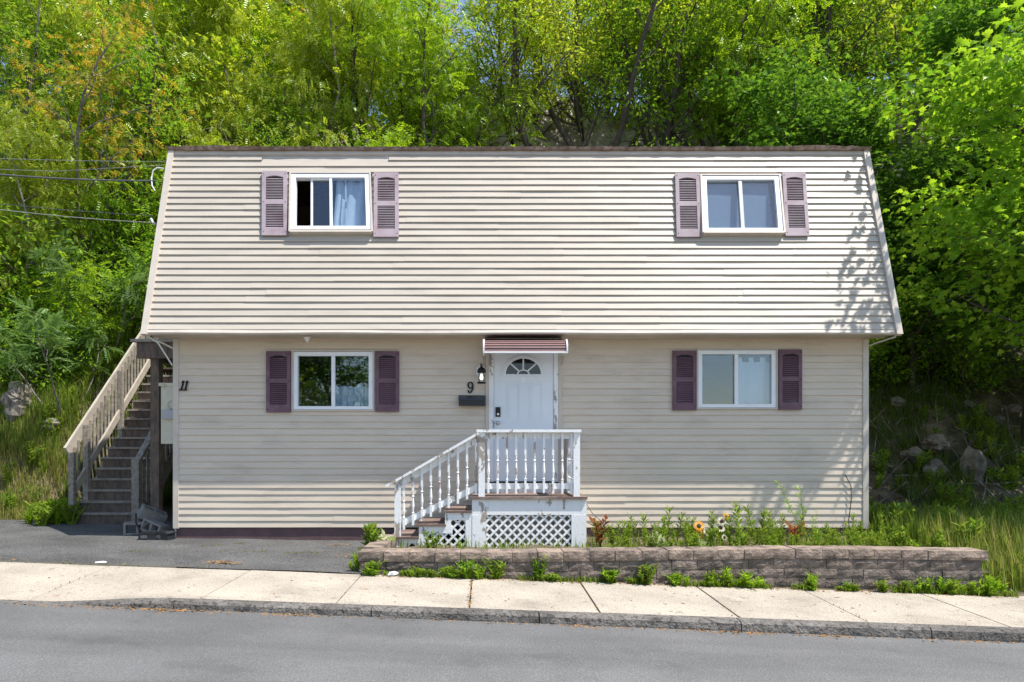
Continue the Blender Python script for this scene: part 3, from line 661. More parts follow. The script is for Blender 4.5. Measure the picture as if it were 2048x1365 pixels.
cable('overhead_wire', [ex(330, 324, 10.85), ex(-420, 296, 11.5)], .004, 'cablew', 'thin pale wire meeting the roof end just below the shingles', .05)
cable('overhead_wire', [ex(326, 331, 10.85), ex(110, 343, 11.0), ex(-300, 330, 11.3)], .004, 'cablew', 'thin pale wire crossing just above the thick service cable')
cable('overhead_wire', [ex(311, 446, 10.65), ex(-420, 352, 9.2)], .005, 'cablew', 'lower thin wire ending at an insulator on the rake', .10)
cable('overhead_wire', [ex(307, 432, 10.9), ex(-420, 350, 13)], .005, 'cable', 'thin dark wire behind the lower insulator wire', .1)
cable('drip_loop', [ex(328, 338, 10.8), ex(314, 336, 10.78), ex(306, 342, 10.76), ex(303, 356, 10.74), ex(304, 372, 10.72), ex(310, 382, 10.72)], .012, 'cablelight', 'white looped conduit at the head of the service cable')
cable('insulator', [ex(302, 438, 10.7), ex(306, 446, 10.68), ex(311, 448, 10.66)], .02, 'cablelight', 'small white insulator clamp on the lower wire')
cable('wall_cable', [(wx(1695, 10.4), -.03, wz(950, 10.4)), (wx(1706, 10.4), -.04, wz(972, 10.4)), (wx(1707, 10.4), -.04, wz(1000, 10.4)), (wx(1701, 10.4), -.05, wz(1040, 10.4)), (wx(1699, 10.4), -.1, .1)], .006, 'black', 'loose black cable hanging down the siding near the right corner post')
cable('porch_wire', [(wx(1173, 9.9), -.5, wz(1007, 9.9)), (wx(1186, 10.1), -.35, wz(1028, 10.1)), (wx(1206, 10.3), -.2, wz(1046, 10.3))], .005, 'cable', 'thin dark wire running from the porch deck to the ground')
cable('soffit_conduit', [(HX0-.22, EY+.1, EZ-.03), (HX0-.1, -.3, EZ-.12), (HX0-.01, -.04, EZ-.42)], .012, 'cablelight', 'pale conduit curving from the soffit to the left corner post')
cable('soffit_conduit', [(HX0-.24, EY+.08, EZ-.03), (HX0-.1, -.15, EZ-.10), (HX0+.0, .06, EZ-.17)], .014, 'cablelight', 'straight pale conduit under the left soffit')
cable('soffit_conduit', [(HX1+.22, EY+.1, EZ-.035), (HX1+.1, -.1, EZ-.08), (HX1+.01, .2, EZ-.13)], .013, 'cablelight', 'pale conduit bending under the right roof corner')

# ------------------------------------------------------------------ front porch
por = thing('front_porch', 'white peeling wooden porch with turned balusters, side steps and lattice skirt', 'porch', (0, 0, 0))
Yf = -.92; dpf = D0+Yf
px_ = lambda p: wx(p, dpf)
pz_ = lambda p: wz(p, dpf)
DX0, DX1, DZ = px_(944), px_(1173), .755
for i in range(7):
    mb = MB(); y0 = Yf-.035+i*.13; mb.box(DX0-.01, DX1+.01, y0, y0+.122, DZ-.035, DZ+rng.uniform(-.003, .003)); mb.build('deck_board', 'deck', por)
mb = MB(); mb.box(DX0, DX1, Yf, Yf+.035, .50, DZ-.036); mb.build('front_fascia', 'peel', por)
mb = MB(); mb.box(DX0, DX0+.035, Yf+.036, -.04, .40, DZ-.037); mb.box(DX1-.035, DX1, Yf+.036, -.04, .0, DZ-.037); mb.build('side_fascia', 'peel', por)
for a, b in ((DX0+.002, px_(973)), (px_(1143), DX1-.002)):
    mb = MB(); mb.box(a, b, Yf-.004, Yf+.03, -.06, .499); mb.build('skirt_board', 'peel', por)
def lattice(rects, y, name='lattice'):
    mb = MB(); pitch = .128; wv = .034
    for (x0, x1, z0, z1) in rects:
        for sg, w0 in ((1, 0), (-1, .008)):
            k0 = int((x0-sg*z1 if sg > 0 else x0+z0)/pitch)-2; c = (x0-max(z0*sg, z1*sg))
            for k in range(-40, 60):
                cc = k*pitch
                ln = 4; q = .0105
                poly = [(cc-ln-q*0+0, -ln*sg), (cc+ln, ln*sg)]
                dxn, dzn = -sg*q, q
                pl = [(poly[0][0]+dxn/1, poly[0][1]+dzn), (poly[0][0]-dxn, poly[0][1]-dzn), (poly[1][0]-dxn, poly[1][1]-dzn), (poly[1][0]+dxn, poly[1][1]+dzn)]
                cp = clip_poly(pl, x0, x1, z0, z1)
                if len(cp) >= 3: mb.prism(cp, lambda u, v, w: (u, y+w0-w+.008, v), .0075)
    return stuff(mb.build(name, 'lattice', por))
lattice([(px_(973), px_(1143), -.04, .499)], Yf+.012)
for i in range(4):
    MB().box(px_(973), px_(1143), Yf+.16+.01*(i % 2), Yf+.18+.01*(i % 2), -.06+i*.14, .074+i*.14).build('skirt_plank', 'palewood', por)
# steps on the left side
st = [(px_(890), DX0, .562), (px_(834), px_(892), .372), (px_(782), px_(838), .195)]
for a, b, z in st:
    mb = MB(); mb.box(a-.015, b+.0, Yf-.02, -.08, z-.032, z); mb.build('step_tread', 'deck', por)
for (a, b, z), zl in zip(st, (.372, .195, .02)):
    mb = MB(); mb.box(a+.012, a+.035, Yf+.01, -.09, zl+.001, z-.033); mb.build('step_riser', 'deck', por)
lx = [px_(890), px_(834), px_(790)]
mb = MB(); mb.box(px_(890), DX0-.003, Yf, Yf+.025, .43, .528); mb.box(px_(890), px_(902), Yf+.001, Yf+.024, .30, .429); mb.box(px_(931), DX0-.003, Yf+.0005, Yf+.024, -.05, .429)
mb.box(px_(838), px_(905), Yf+.0015, Yf+.0245, .24, .339); mb.box(px_(838), px_(848), Yf+.002, Yf+.023, .06, .239); mb.box(px_(803), px_(853), Yf+.0025, Yf+.0235, .10, .162); mb.box(px_(803), px_(812), Yf+.002, Yf+.023, -.05, .099)
mb.build('step_trim', 'peel', por)
lattice([(px_(902), px_(931), -.03, .43), (px_(848), px_(902), -.03, .24), (px_(812), px_(848), -.03, .10)], Yf+.010, 'step_lattice')
# posts, rails, balusters
def post(x0, x1, y0, y1, z0, z1): MB().box(x0, x1, y0, y1, z0, z1, jit=.0015).build('post', 'peel', por)
RT = pz_(859.5)
pw = .09; post(px_(957), px_(957)+pw, Yf, Yf+pw, DZ, RT-.04); post(px_(1160)-pw, px_(1160), Yf, Yf+pw, DZ, RT-.04)
post(px_(1160)-.085, px_(1160)-.005, -.12, -.04, DZ, RT-.04); post(px_(789), px_(789)+.088, Yf, Yf+.088, -.05, pz_(962))
mb = MB(); mb.box(px_(953), px_(1162), Yf-.03, Yf+.11, RT-.04, RT); mb.build('top_rail', 'peel', por)
mb = MB(); mb.box(px_(1160)-.115, px_(1160)+.02, Yf+.112, -.03, RT-.039, RT-.001); mb.build('top_rail', 'peel', por)
mb = MB(); mb.box(px_(957)+pw, px_(1160)-pw, Yf+.055, Yf+.09, RT-.13, RT-.041); mb.build('front_rail', 'peel', por); mb = MB(); mb.box(px_(957)+pw, px_(1160)-pw, Yf+.055, Yf+.09, .86, .94); mb.build('front_rail', 'peel', por)
mb = MB(); mb.box(px_(1160)-.06, px_(1160)-.025, Yf+pw, -.12, RT-.13, RT-.041); mb.box(px_(1160)-.06, px_(1160)-.025, Yf+pw, -.12, .86, .94); mb.build('side_rail', 'peel', por)
ra, rb = Vector((px_(957), Yf+.03, pz_(867))), Vector((px_(772), Yf+.03, pz_(973)))
mb = MB(); mb.bar(ra, rb, .12, .035); mb.build('stair_handrail', 'peel', por)
la, lb = Vector((px_(957), Yf+.07, pz_(974))), Vector((px_(803), Yf+.07, pz_(1048)))
mb = MB(); mb.bar(la, lb, .03, .085); mb.bar(ra+Vector((0, .04, -.075)), rb+Vector((.12, .04, -.005)), .03, .085); mb.build('stair_rail', 'peel', por)
BP = [(0, .019), (.30, .019), (.315, .010), (.33, .021), (.35, .012), (.40, .017), (.52, .021), (.60, .0165), (.64, .011), (.655, .021), (.67, .011), (.685, .019), (1, .019)]
def baluster(x, y, z0, z1, name='baluster'):
    H = z1-z0; mb = MB(); L = H*.0
    prof_ = [(.0, .019, 4), (.27, .019, 4)]
    def sq(za, zb): mb.box(x-.0155, x+.0155, y-.0155, y+.0155, za, zb)
    sq(z0, z0+.22*H); sq(z1-.36*H, z1)
    rr = [(.22, .009), (.235, .0205), (.25, .009), (.28, .011), (.36, .0205), (.44, .016), (.53, .009), (.545, .0205), (.565, .009), (.60, .013), (.64, .017)]
    mb.tube([(x, y, z0+t*H) for t, _ in rr], [r_ for _, r_ in rr], 8, cap=False)
    return mb.build(name, 'peel', por)
for i in range(10): baluster(px_(740+660/2.785)+.1300*i*1.0, Yf+.035, .80+rng.uniform(-.01, .01), RT-.05)
for i in range(5): baluster(px_(1160)-.075, Yf+.2+.125*i, .80, RT-.05)
for xz in (187, 238, 288, 338, 388, 438, 489, 540, 590):
    X = px_(740+xz/2.785); t = (X-ra.x)/(rb.x-ra.x); zt = ra.z+(rb.z-ra.z)*t-.02; t2 = (X-la.x)/(lb.x-la.x); zb = la.z+(lb.z-la.z)*t2-.10
    baluster(X, Yf+.038, zb, zt)

# ------------------------------------------------------------------ wooden side stair
ss = thing('side_stair', 'weathered wooden staircase climbing beside the house to an upper landing', 'staircase', (0, 0, 0))
SX0, SX1, SY, NR, RI, RU = -7.42, -6.20, 1.72, 16, .196, .195; g0 = house_g(-7)-.0
for i in range(NR-1):
    z = g0+(i+1)*RI; y = SY+i*RU
    mb = MB(); mb.box(SX0+.02*i*0, SX1, y-.025, y+RU+.01, z-.035, z, jit=.003); mb.build('tread', 'oldwood', ss)
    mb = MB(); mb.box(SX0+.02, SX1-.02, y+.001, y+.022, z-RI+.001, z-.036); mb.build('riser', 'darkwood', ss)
for X in (SX0+.02, SX1-.02):
    mb = MB(); mb.bar((X, SY+.12, g0-.05), (X, SY+.12+(NR-1)*RU, g0-.05+(NR-1)*RI), .04, .26); mb.build('stringer', 'oldwood', ss)
LZ = g0+NR*RI; LY = SY+(NR-1)*RU
for i in range(9):
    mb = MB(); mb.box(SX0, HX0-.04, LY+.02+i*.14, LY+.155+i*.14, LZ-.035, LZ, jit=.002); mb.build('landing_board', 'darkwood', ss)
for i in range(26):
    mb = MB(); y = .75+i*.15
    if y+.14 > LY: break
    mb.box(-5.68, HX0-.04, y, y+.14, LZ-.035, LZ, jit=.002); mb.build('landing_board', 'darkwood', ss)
mb = MB(); mb.box(-5.72, HX0-.03, .70, .745, LZ-.30, LZ-.04); mb.build('landing_beam', 'darkwood', ss)
mb = MB(); mb.box(-5.72, -5.68, .746, LY, LZ-.26, LZ-.04); mb.build('landing_joist', 'darkwood', ss)
mb = MB(); mb.box(-5.80, HX0-.03, .66, .75, LZ-.034, LZ+.012); mb.build('landing_edge', 'oldwood', ss)
mb = MB(); mb.box(-5.52, -5.38, .76, .90, g0-.1, LZ-.30); mb.build('landing_post', 'darkwood', ss)
mb = MB(); mb.box(-5.62, -5.50, LY+1.1, LY+1.22, 0, LZ-.04); mb.build('landing_post', 'darkwood', ss)
mb = MB(); mb.box(SX0+.02, SX0+.14, LY+1.1, LY+1.22, 0, LZ-.04); mb.build('landing_post', 'darkwood', ss)
def stz(y): return g0+(y-SY)*RI/RU
# left railing (pale)
yT = LY+.15
mb = MB(); mb.bar((SX0-.03, SY-.05, stz(SY-.05)+1.33), (SX0-.03, yT, stz(yT)+1.10), .045, .23); mb.build('handrail', 'palewood', ss)
mb = MB(); mb.bar((SX0+.03, SY-.02, stz(SY)+.52), (SX0+.03, yT, stz(yT)+.40), .04, .13); mb.build('lower_rail', 'palewood', ss)
for k, y in enumerate((SY-.02, SY+.42, SY+1.6, yT)):
    mb = MB(); mb.box(SX0-.0, SX0+.09, y-.045, y+.045, stz(y)-(.1 if k else .3)-.1, stz(y)+(1.30 if k != 1 else 1.36)); mb.build('rail_post', 'oldwood', ss)
y = SY+.12
while y < yT-.1:
    if min(abs(y-SY-.42), abs(y-SY-1.6)) > .06:
        mb = MB(); mb.box(SX0-.005, SX0+.008, y-.035, y+.035, stz(y)+.42, stz(y)+1.25); mb.build('stair_baluster', 'oldwood', ss)
    y += .125
# right railing (dark, shaded)
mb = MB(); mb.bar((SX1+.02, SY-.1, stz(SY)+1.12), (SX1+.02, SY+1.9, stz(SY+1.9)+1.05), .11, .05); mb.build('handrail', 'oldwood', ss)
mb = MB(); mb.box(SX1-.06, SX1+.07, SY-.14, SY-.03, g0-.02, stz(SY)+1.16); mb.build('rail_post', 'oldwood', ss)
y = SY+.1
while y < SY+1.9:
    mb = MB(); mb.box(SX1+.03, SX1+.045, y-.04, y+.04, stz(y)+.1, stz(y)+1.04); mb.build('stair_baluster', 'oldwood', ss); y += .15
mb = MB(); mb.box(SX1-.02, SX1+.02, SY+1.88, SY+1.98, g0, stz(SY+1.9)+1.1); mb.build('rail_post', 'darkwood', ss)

# junk beside the stair
def cinder(x, y, z, rot):
    Mx = Matrix.Translation((x, y, z)) @ rot.to_matrix().to_4x4(); mb = MB()
    for a, b, c, d in ((-.2, .2, -.1, -.065), (-.2, .2, .065, .1), (-.2, -.165, -.064, .064), (-.018, .018, -.064, .064), (.165, .2, -.064, .064)): mb.box(a, b, c, d, -.095, .095, Mx=Mx)
    return mb.build('cinder_block', 'cinder')
from mathutils import Euler
gj = house_g(-5)
for (x, y, z, e, lb) in ((-5.55, .42, gj+.11, Euler((R(90), 0, R(20))), 'grey cinder block lying on its side under the landing'),
                         (-5.25, .36, gj+.12, Euler((R(80), R(15), R(-25))), 'grey cinder block tipped beside the house corner'),
                         (-5.42, .62, gj+.30, Euler((R(20), R(25), R(40))), 'grey cinder block on top of the small pile')):
    tag(cinder(x, y, z, e), lb, 'cinder block', 'cinder blocks piled under the landing')
cable('black_hose', [(-5.5, .25, gj+.36), (-5.47, .2, gj+.22), (-5.4, .18, gj+.1), (-5.3, .2, gj+.04)], .014, 'black', 'short black hose draped over the cinder blocks')
for (x, y, rz, lb) in ((-5.08, -.18, R(8), 'black plastic bait box with an open tray front beside the stair'), (-4.86, -.16, R(-12), 'black plastic bait box pushed against the house corner')):
    t = thing('bait_box', lb, 'box', (x, y, house_g(x)+.012), 'black boxes by the house corner'); t.rotation_euler.z = rz
    MB().prism([(-.13, 0), (.13, 0), (.115, .10), (.08, .125), (-.08, .125), (-.115, .10)], lambda u, v, w: (u, w-.09, v), .18).build('box_body', 'blackplastic', t)
    MB().box(-.135, .135, -.095, .095, .09, .105).build('box_lid', 'blackplastic', t)
    MB().box(-.09, .0, -.098, -.09, .03, .075).build('box_tray', 'cable', t)

# ------------------------------------------------------------------ block retaining wall
rw = thing('retaining_wall', 'low split-face block retaining wall with cap stones along the sidewalk', 'retaining wall', (0, 0, 0))
def wavy(X): return .03*math.sin((X-2.2)*1.1)*(1 if X > .5 else .5)+.012*nz(X*1.3, 2)
def block(x0, x1, y0, z0, z1, dep, m, name, smoothtop=False):
    nx, nzv = 5, 3; V = []; F = []; ph = rng.uniform(0, 99); tilt = rng.uniform(-.004, .004); yo = rng.uniform(-.006, .006)
    for i in range(nx+1):
        for j in range(nzv+1):
            u = i/nx; v = j/nzv; x = x0+(x1-x0)*u; z = z0+(z1-z0)*v; edge = min(u, 1-u, v, 1-v)
            bulge = .013*min(1, edge*5)*(.65+1.2*nz(u*3+ph, v*3+ph)); y = y0+wavy(x)+yo-bulge
            V.append((x, y, z+tilt*(u-.5)*2+(.004*nz(u*4+ph, 3) if j in (0, nzv) else 0)))
    k = nzv+1
    for i in range(nx):
        for j in range(nzv): F.append((i*k+j, (i+1)*k+j, (i+1)*k+j+1, i*k+j+1))
    o = len(V)
    for i in range(nx+1):
        for j in (0, nzv): x, y, z = V[i*k+j]; V.append((x, y0+wavy(x)+dep, z+(.003*nz(x*8, 5) if j else 0)))
    for i in range(nx):
        F.append((i*k+nzv, (i+1)*k+nzv, o+(i+1)*2+1, o+i*2+1)); F.append((o+i*2, o+i*2+1, o+(i+1)*2+1, o+(i+1)*2)); F.append(((i+1)*k, i*k, o+i*2, o+(i+1)*2))
    F.append(tuple(range(k))+(o+1, o)); F.append(tuple(nx*k+j for j in range(k-1, -1, -1))+(o+nx*2, o+nx*2+1))
    MB().add(V, F).build(name, m, rw)
WX0, WX1 = wx(718, 8.03), wx(1972, 8.0); CT, CB = .232, .118; ch = .1165
def capdz(X): return .012*math.sin(X*1.0-1)+.02*sst(2.5, 4, X)
x = WX0-.015; i = 0
while x < WX1-.02:
    L = min(.305+rng.uniform(-.012, .012), WX1+.03-x); dz = capdz(x)
    if WX1-x-L < .12: L = WX1+.03-x
    block(x+.003, x+L-.003, YB+.02+.012*(i == 0), CB+dz+.003, CT+dz+rng.uniform(-.004, .004), .30, 'cap', 'cap_stone'); x += L; i += 1
for c in range(4):
    x = WX0+.01*c-(.15 if c % 2 else 0); zt = CB-c*ch
    while x < WX1-.02*c-.02:
        L = .305+rng.uniform(-.01, .01); a = max(x, WX0+.006*c); b = min(x+L, WX1-.02*c)
        if b-a > .05 and zt+capdz(a) > walk_back(b)-.02:
            dz = capdz((a+b)/2); block(a+.0025, b-.0025, YB+.035-.003*c, zt-ch+dz+.002, zt+dz-.001, .22, 'block', 'wall_block')
        x += L
for c in range(3):
    for k in range(4):
        z1 = (CT if c == 0 else CB-(c-1)*ch); z0 = CB if c == 0 else z1-ch; y = YB+.34+k*.305+(.1 if c else 0)
        MB().box(WX0-.0+.01*c, WX0+.24, y+.003, y+.30, z0+.002, z1-.002, jit=.004).build('cap_stone' if c == 0 else 'wall_block', 'cap' if c == 0 else 'block', rw)

# ------------------------------------------------------------------ vegetation
NR_ = np.random.default_rng(3)
def leaf_tpl(kind):
    if kind == 'maple':
        a = np.array([(0, 0), (.28, -.05), (.5, .22), (.27, .32), (.30, .62), (.10, .52), (0, 1.0), (-.10, .52), (-.30, .62), (-.27, .32), (-.5, .22), (-.28, -.05)], float)
        V = np.c_[a[:, 0], a[:, 1], -.25*np.abs(a[:, 0])-.12*a[:, 1]**2]; c = np.array([[0, .30, .03]])
        V = np.r_[V, c]; F = np.array([(i, (i+1) % 12, 12) for i in range(12)])
    elif kind == 'leaf':
        V = np.array([(0, 0, 0), (.20, .40, -.06), (0, 1, -.18), (-.20, .40, -.06), (0, .42, .02)], float); F = np.array([(0, 1, 4), (1, 2, 4), (2, 3, 4), (3, 0, 4)])
    elif kind == 'lance':
        V = np.array([(0, 0, 0), (.11, .40, -.03), (0, 1, -.16), (-.11, .40, -.03)], float); F = np.array([(0, 1, 2), (0, 2, 3)])
    elif kind in ('pinnate', 'sumac'):
        V = []; F = []; n = 4 if kind == 'pinnate' else 7; w = .085 if kind == 'pinnate' else .055; ll = .42 if kind == 'pinnate' else .30
        for i in range(n):
            t = .25+.7*i/(n-1); z0 = -.28*t*t
            for sg in (-1, 1):
                d = np.array((sg*.86, .42, -.30)); d /= np.linalg.norm(d); q = np.array((-d[1]*sg, d[0]*sg, 0)); b = np.array((0, t, z0)); o = len(V)
                V += [b, b+d*ll*.5+q*w+(0, 0, .02), b+d*ll, b+d*ll*.5-q*w+(0, 0, .02)]; F += [(o, o+1, o+2), (o, o+2, o+3)]
        o = len(V); V += [np.array((0, .95, -.27)), np.array((.08, 1.15, -.38)), np.array((0, 1.4, -.55)), np.array((-.08, 1.15, -.38))]; F += [(o, o+1, o+2), (o, o+2, o+3)]
        o = len(V); V += [np.array((-.012, 0, 0)), np.array((.012, 0, 0)), np.array((0, 1, -.28))]; F += [(o, o+1, o+2)]
        V = np.array(V); F = np.array(F)
    return V, F
def leaves(kind, P, A, size, spread=.5, r=NR_):
    """P positions, A outward axes; returns verts, faces"""
    n = len(P); T, F = leaf_tpl(kind)
    ax = A+r.normal(0, spread, (n, 3)); ax /= np.linalg.norm(ax, axis=1)[:, None]
    up = np.array([.15, -.1, 1.])+r.normal(0, .45, (n, 3)); x = np.cross(ax, up); x /= np.linalg.norm(x, axis=1)[:, None]+1e-6; nrm = np.cross(x, ax)
    s = size*r.uniform(.65, 1.25, n)[:, None, None]
    V = (x[:, None]*T[None, :, :1]+ax[:, None]*T[None, :, 1:2]+nrm[:, None]*T[None, :, 2:3])*s+P[:, None]
    Fa = F[None]+(np.arange(n)*len(T))[:, None, None]
    return V.reshape(-1, 3), Fa.reshape(-1, 3)
def grow(seed, H, stems=1, lean=.35, spread=.9, nb=(7, 6, 5), kind='leaf', lsize=.12, per=14, rad=.09, bare=.3, droop=.2, twl=.55, clump=.28, levels=3):
    r = random.Random(seed); nr = np.random.default_rng(seed); mb = MB(); LP = []; LA = []
    def branch(p, d, L, rd, lv):
        n = (8, 6, 4, 3)[lv]; pts = [p]; rr = [rd]; dd = d.copy(); q = p.copy()
        for i in range(n):
            dd = (dd+Vector((r.gauss(0, .13), r.gauss(0, .13), r.gauss(0, .09)+(.07 if lv < 2 else -droop*.12)))).normalized(); q = q+dd*(L/n); pts.append(q.copy()); rr.append(max(.004, rd*(1-.8*(i+1)/n)))
        if lv < 3: mb.tube(pts, rr, (7, 5, 4, 3)[lv], cap=False)
        elif rd > .003: mb.tube(pts[::2]+[pts[-1]], .004, 3, cap=False)
        if lv >= levels:
            m = max(2, int(per*r.uniform(.6, 1.4)))
            for k in range(m):
                t = r.uniform(.1, 1)*n; i = min(n-1, int(t)); b = pts[i].lerp(pts[i+1], t-i)
                o = Vector((r.gauss(0, 1), r.gauss(0, 1), r.gauss(0, .7)))*clump*.5; LP.append(b+o); LA.append((o.normalized()*.6+dd*.6+Vector((0, 0, -droop))))
            return
        c = max(2, int(nb[lv]*r.uniform(.75, 1.25)))
        for k in range(c):
            t = (bare+(1-bare)*(k+r.random()*.9)/c if lv == 0 else .2+.8*(k+r.random())/c)*n; i = min(n-1, int(t)); b = pts[i].lerp(pts[i+1], min(1, t-i))
            fwd = (pts[i+1]-pts[i]).normalized(); az = r.uniform(0, 6.28); side = Vector((math.cos(az), math.sin(az), r.uniform(-.15, .35)))
            nd = (fwd*(.55 if lv else .6)+side*spread).normalized(); frac = 1-.55*t/n
            branch(b, nd, (H*.42*frac if lv == 0 else L*.55*r.uniform(.7, 1.1) if lv == 1 else twl*r.uniform(.6, 1.3)), rr[i]*(.55 if lv == 0 else .5), lv+1)
    for s_ in range(stems):
        az = 6.28*s_/max(1, stems)+r.uniform(-.4, .4); ln = lean*(r.uniform(.5, 1.2) if stems > 1 else .25)
        branch(Vector((math.cos(az)*.1*(stems > 1), math.sin(az)*.1*(stems > 1), -.4)), Vector((math.cos(az)*ln, math.sin(az)*ln, 1)).normalized(), H*r.uniform(.85, 1.05)+.4, rad*r.uniform(.75, 1.1), 0)
    V, F = leaves(kind, np.array([tuple(p) for p in LP]), np.array([tuple(a) for a in LA]), lsize, r=nr)
    return mb, V, F
class Kind: pass
def tree_kind(seed, bark, leafm, **kw):
    k = Kind(); mb, V, F = grow(seed, **kw); me = bpy.data.meshes.new('trunk'); me.from_pydata(mb.v, [], mb.f); me.materials.append(M[bark]); me.shade_smooth(); k.trunk = me
    k.crown = np_mesh('crown', V, F, leafm); return k
def plant_tree(k, name, label, cat, x, y, sc, rz, group, z=None, tilt=(0, 0), crown_mat=None):
    zz = ground(x, y) if z is None else z
    t = thing(name, label, cat, (x, y, zz-.05), group); t.rotation_euler = (tilt[0], tilt[1], rz); t.scale = (sc, sc, sc) if not hasattr(sc, '__len__') else sc
    obj('trunk', k.trunk, t); obj('crown', k.crown, t); return t
K = {}
K['A1'] = tree_kind(21, 'bark', 'lf_lite', H=7.5, stems=4, lean=.42, spread=.8, nb=(9, 6, 5), kind='pinnate', lsize=0.25, per=6, rad=.12, bare=.2, droop=.5, clump=.34)
K['A2'] = tree_kind(22, 'bark', 'lf_yel', H=7.8, stems=5, lean=.5, spread=.8, nb=(9, 6, 5), kind='leaf', lsize=0.165, per=9, rad=.115, bare=.36, droop=.3, clump=.36)
K['A3'] = tree_kind(23, 'bark', 'lf_mid', H=7.2, stems=3, lean=.35, spread=.85, nb=(9, 7, 5), kind='leaf', lsize=0.165, per=9, rad=.115, bare=.15, droop=.4, clump=.36)
K['B1'] = tree_kind(31, 'bark', 'lf_dark', H=8.5, stems=1, spread=1.15, nb=(17, 8, 6), kind='maple', lsize=.155, per=14, rad=.15, bare=.16, droop=.35, clump=.45, twl=.6)
K['B3'] = tree_kind(33, 'bark', 'lf_mid', H=7.8, stems=2, lean=.3, spread=1.1, nb=(14, 8, 7), kind='maple', lsize=.125, per=17, rad=.12, bare=.3, droop=.4, clump=.42)
K['B2'] = tree_kind(32, 'barkgrey', 'lf_lite', H=7.5, stems=2, lean=.3, spread=1.0, nb=(13, 7, 6), kind='maple', lsize=0.185, per=8, rad=.12, bare=.15, droop=.4, clump=.42)
K['C1'] = tree_kind(41, 'barkgrey', 'lf_yel', H=6.5, stems=3, lean=.35, spread=.95, nb=(11, 7, 5), kind='pinnate', lsize=0.25, per=7, rad=.075, bare=.1, droop=.9, clump=.36)
K['D1'] = tree_kind(51, 'barkgrey', 'lf_red', H=7.5, stems=4, lean=.45, spread=.7, nb=(8, 5, 4), kind='pinnate', lsize=0.2, per=4, rad=.08, bare=.35, droop=.3, clump=.22)
K['E1'] = tree_kind(61, 'barkgrey', 'lf_sumac', H=1.9, stems=4, lean=.7, spread=.8, nb=(4, 3, 0), kind='sumac', lsize=.30, per=9, rad=.028, bare=.55, droop=.1, clump=.12, levels=2)
K['S1'] = tree_kind(71, 'bark', 'lf_mid', H=2.3, stems=6, lean=.6, spread=.9, nb=(6, 5, 0), kind='leaf', lsize=0.145, per=19, rad=.025, bare=.05, droop=.3, clump=.42, levels=2)
K['S2'] = tree_kind(72, 'bark', 'lf_lite', H=2.1, stems=6, lean=.7, spread=.9, nb=(6, 5, 0), kind='pinnate', lsize=0.21, per=11, rad=.025, bare=.05, droop=.5, clump=.42, levels=2)
LBL = {'A1': ('airy tree with bright green feathery leaves on several dark stems behind the house', 'bright feathery trees on the hillside'),
       'A2': ('yellow-green tree fanning out in several bare dark stems above the rock face', 'yellow-green multi-stemmed trees on the hillside'),
       'A3': ('mid-green small-leaved tree on a few dark stems on the wooded hillside', 'mid-green trees on the hillside'),
       'B2': ('light green maple with grey bark on the hillside', 'light green maples on the hillside'),
       'C1': ('drooping yellow-green tree with pale bark on the slope beside the wires', 'drooping yellow-green trees on the slope'),
       'D1': ('sparse tree with russet young leaves and bare grey limbs on the hillside', 'russet-leaved trees on the hillside'),
       'S1': ('dense mid-green shrub growing on the rocky slope', 'mid-green shrubs on the slope'),
       'S2': ('bright feathery green shrub growing on the rocky slope', 'bright green shrubs on the slope')}
tr_ = random.Random(99)
def T(k, x, y, sc=1., nm='hillside_tree'):
    lb, gp = LBL[k]
    where = 'high on the ridge' if y > 13.8 else 'above the staircase' if x < -6 else 'over the open upstairs window' if x < -1.6 else 'over the front door' if x < 2.6 else 'over the shaded upstairs window' if x < 6.6 else 'uphill of the dark maples'
    lb = lb.split(' on the ')[0].split(' behind ')[0].split(' above ')[0].split(' growing ')[0]+(', ' if ' dark stems' in lb else ' ')+where; gp += ' '+where
    plant_tree(K[k], nm, lb, 'tree' if nm != 'shrub' else 'shrub', x, y, sc*tr_.uniform(.92, 1.08), tr_.uniform(0, 6.28), gp)
# row behind the house
for (k, x, y, s) in (('C1', -9.6, 9.3, 1.1), ('B2', -7.2, 11.0, 1.05), ('C1', -5.6, 9.8, .95), ('A1', -3.4, 10.3, .95), ('A1', -1.2, 10.0, .85), ('A2', 1.7, 11.0, .95), ('A2', 3.6, 11.2, 1.05),
                     ('A3', 5.8, 11.2, 1.0), ('A1', 7.8, 10.8, 1.0), ('A3', 9.6, 10.2, 1.05), ('A2', 11.6, 10.8, 1.1), ('B2', 13.6, 11, 1.1), ('D1', -4.2, 12.4, 1.1), ('B2', -8.8, 13.4, 1.1),
                     ('B2', -11.2, 14.5, 1.15), ('A3', -13.6, 13.0, 1.15), ('C1', -12.4, 10.5, 1.1), ('B2', 6.9, 14.2, 1.05), ('A2', 9.2, 14.8, 1.1), ('B2', 11.8, 14.6, 1.15), ('A3', 14.6, 14.6, 1.1), ('A1', 4.9, 16.4, .9),
                     ('A3', -2.9, 15.0, .95), ('B2', -5.0, 16.5, 1.1), ('B2', -7.6, 17.5, 1.2), ('A1', -10.5, 18, 1.2), ('B2', -14, 17.5, 1.2), ('B2', 7.8, 18.5, 1.05), ('A1', 11, 19, 1.1), ('B2', 15, 19, 1.1), ('A3', 18, 16, 1.1),
                     ('A3', -17, 15, 1.15), ('A1', 17.4, 12, 1.05), ('A3', -15.5, 20, 1.2), ('B2', 20, 20, 1.2), ('A1', 5.6, 20.5, .8)):
    T(k, x, y, s)
# left slope
for (k, x, y, s) in (('D1', -9.6, 6.6, .92), ('A3', -8.6, 7.6, .85), ('C1', -10.8, 5.6, .75), ('A3', -12.6, 8.0, .9), ('C1', -7.6, 8.4, .8), ('A3', -6.4, 8.8, .7), ('A3', -14.8, 9, 1.0)):
    T(k, x, y, s)
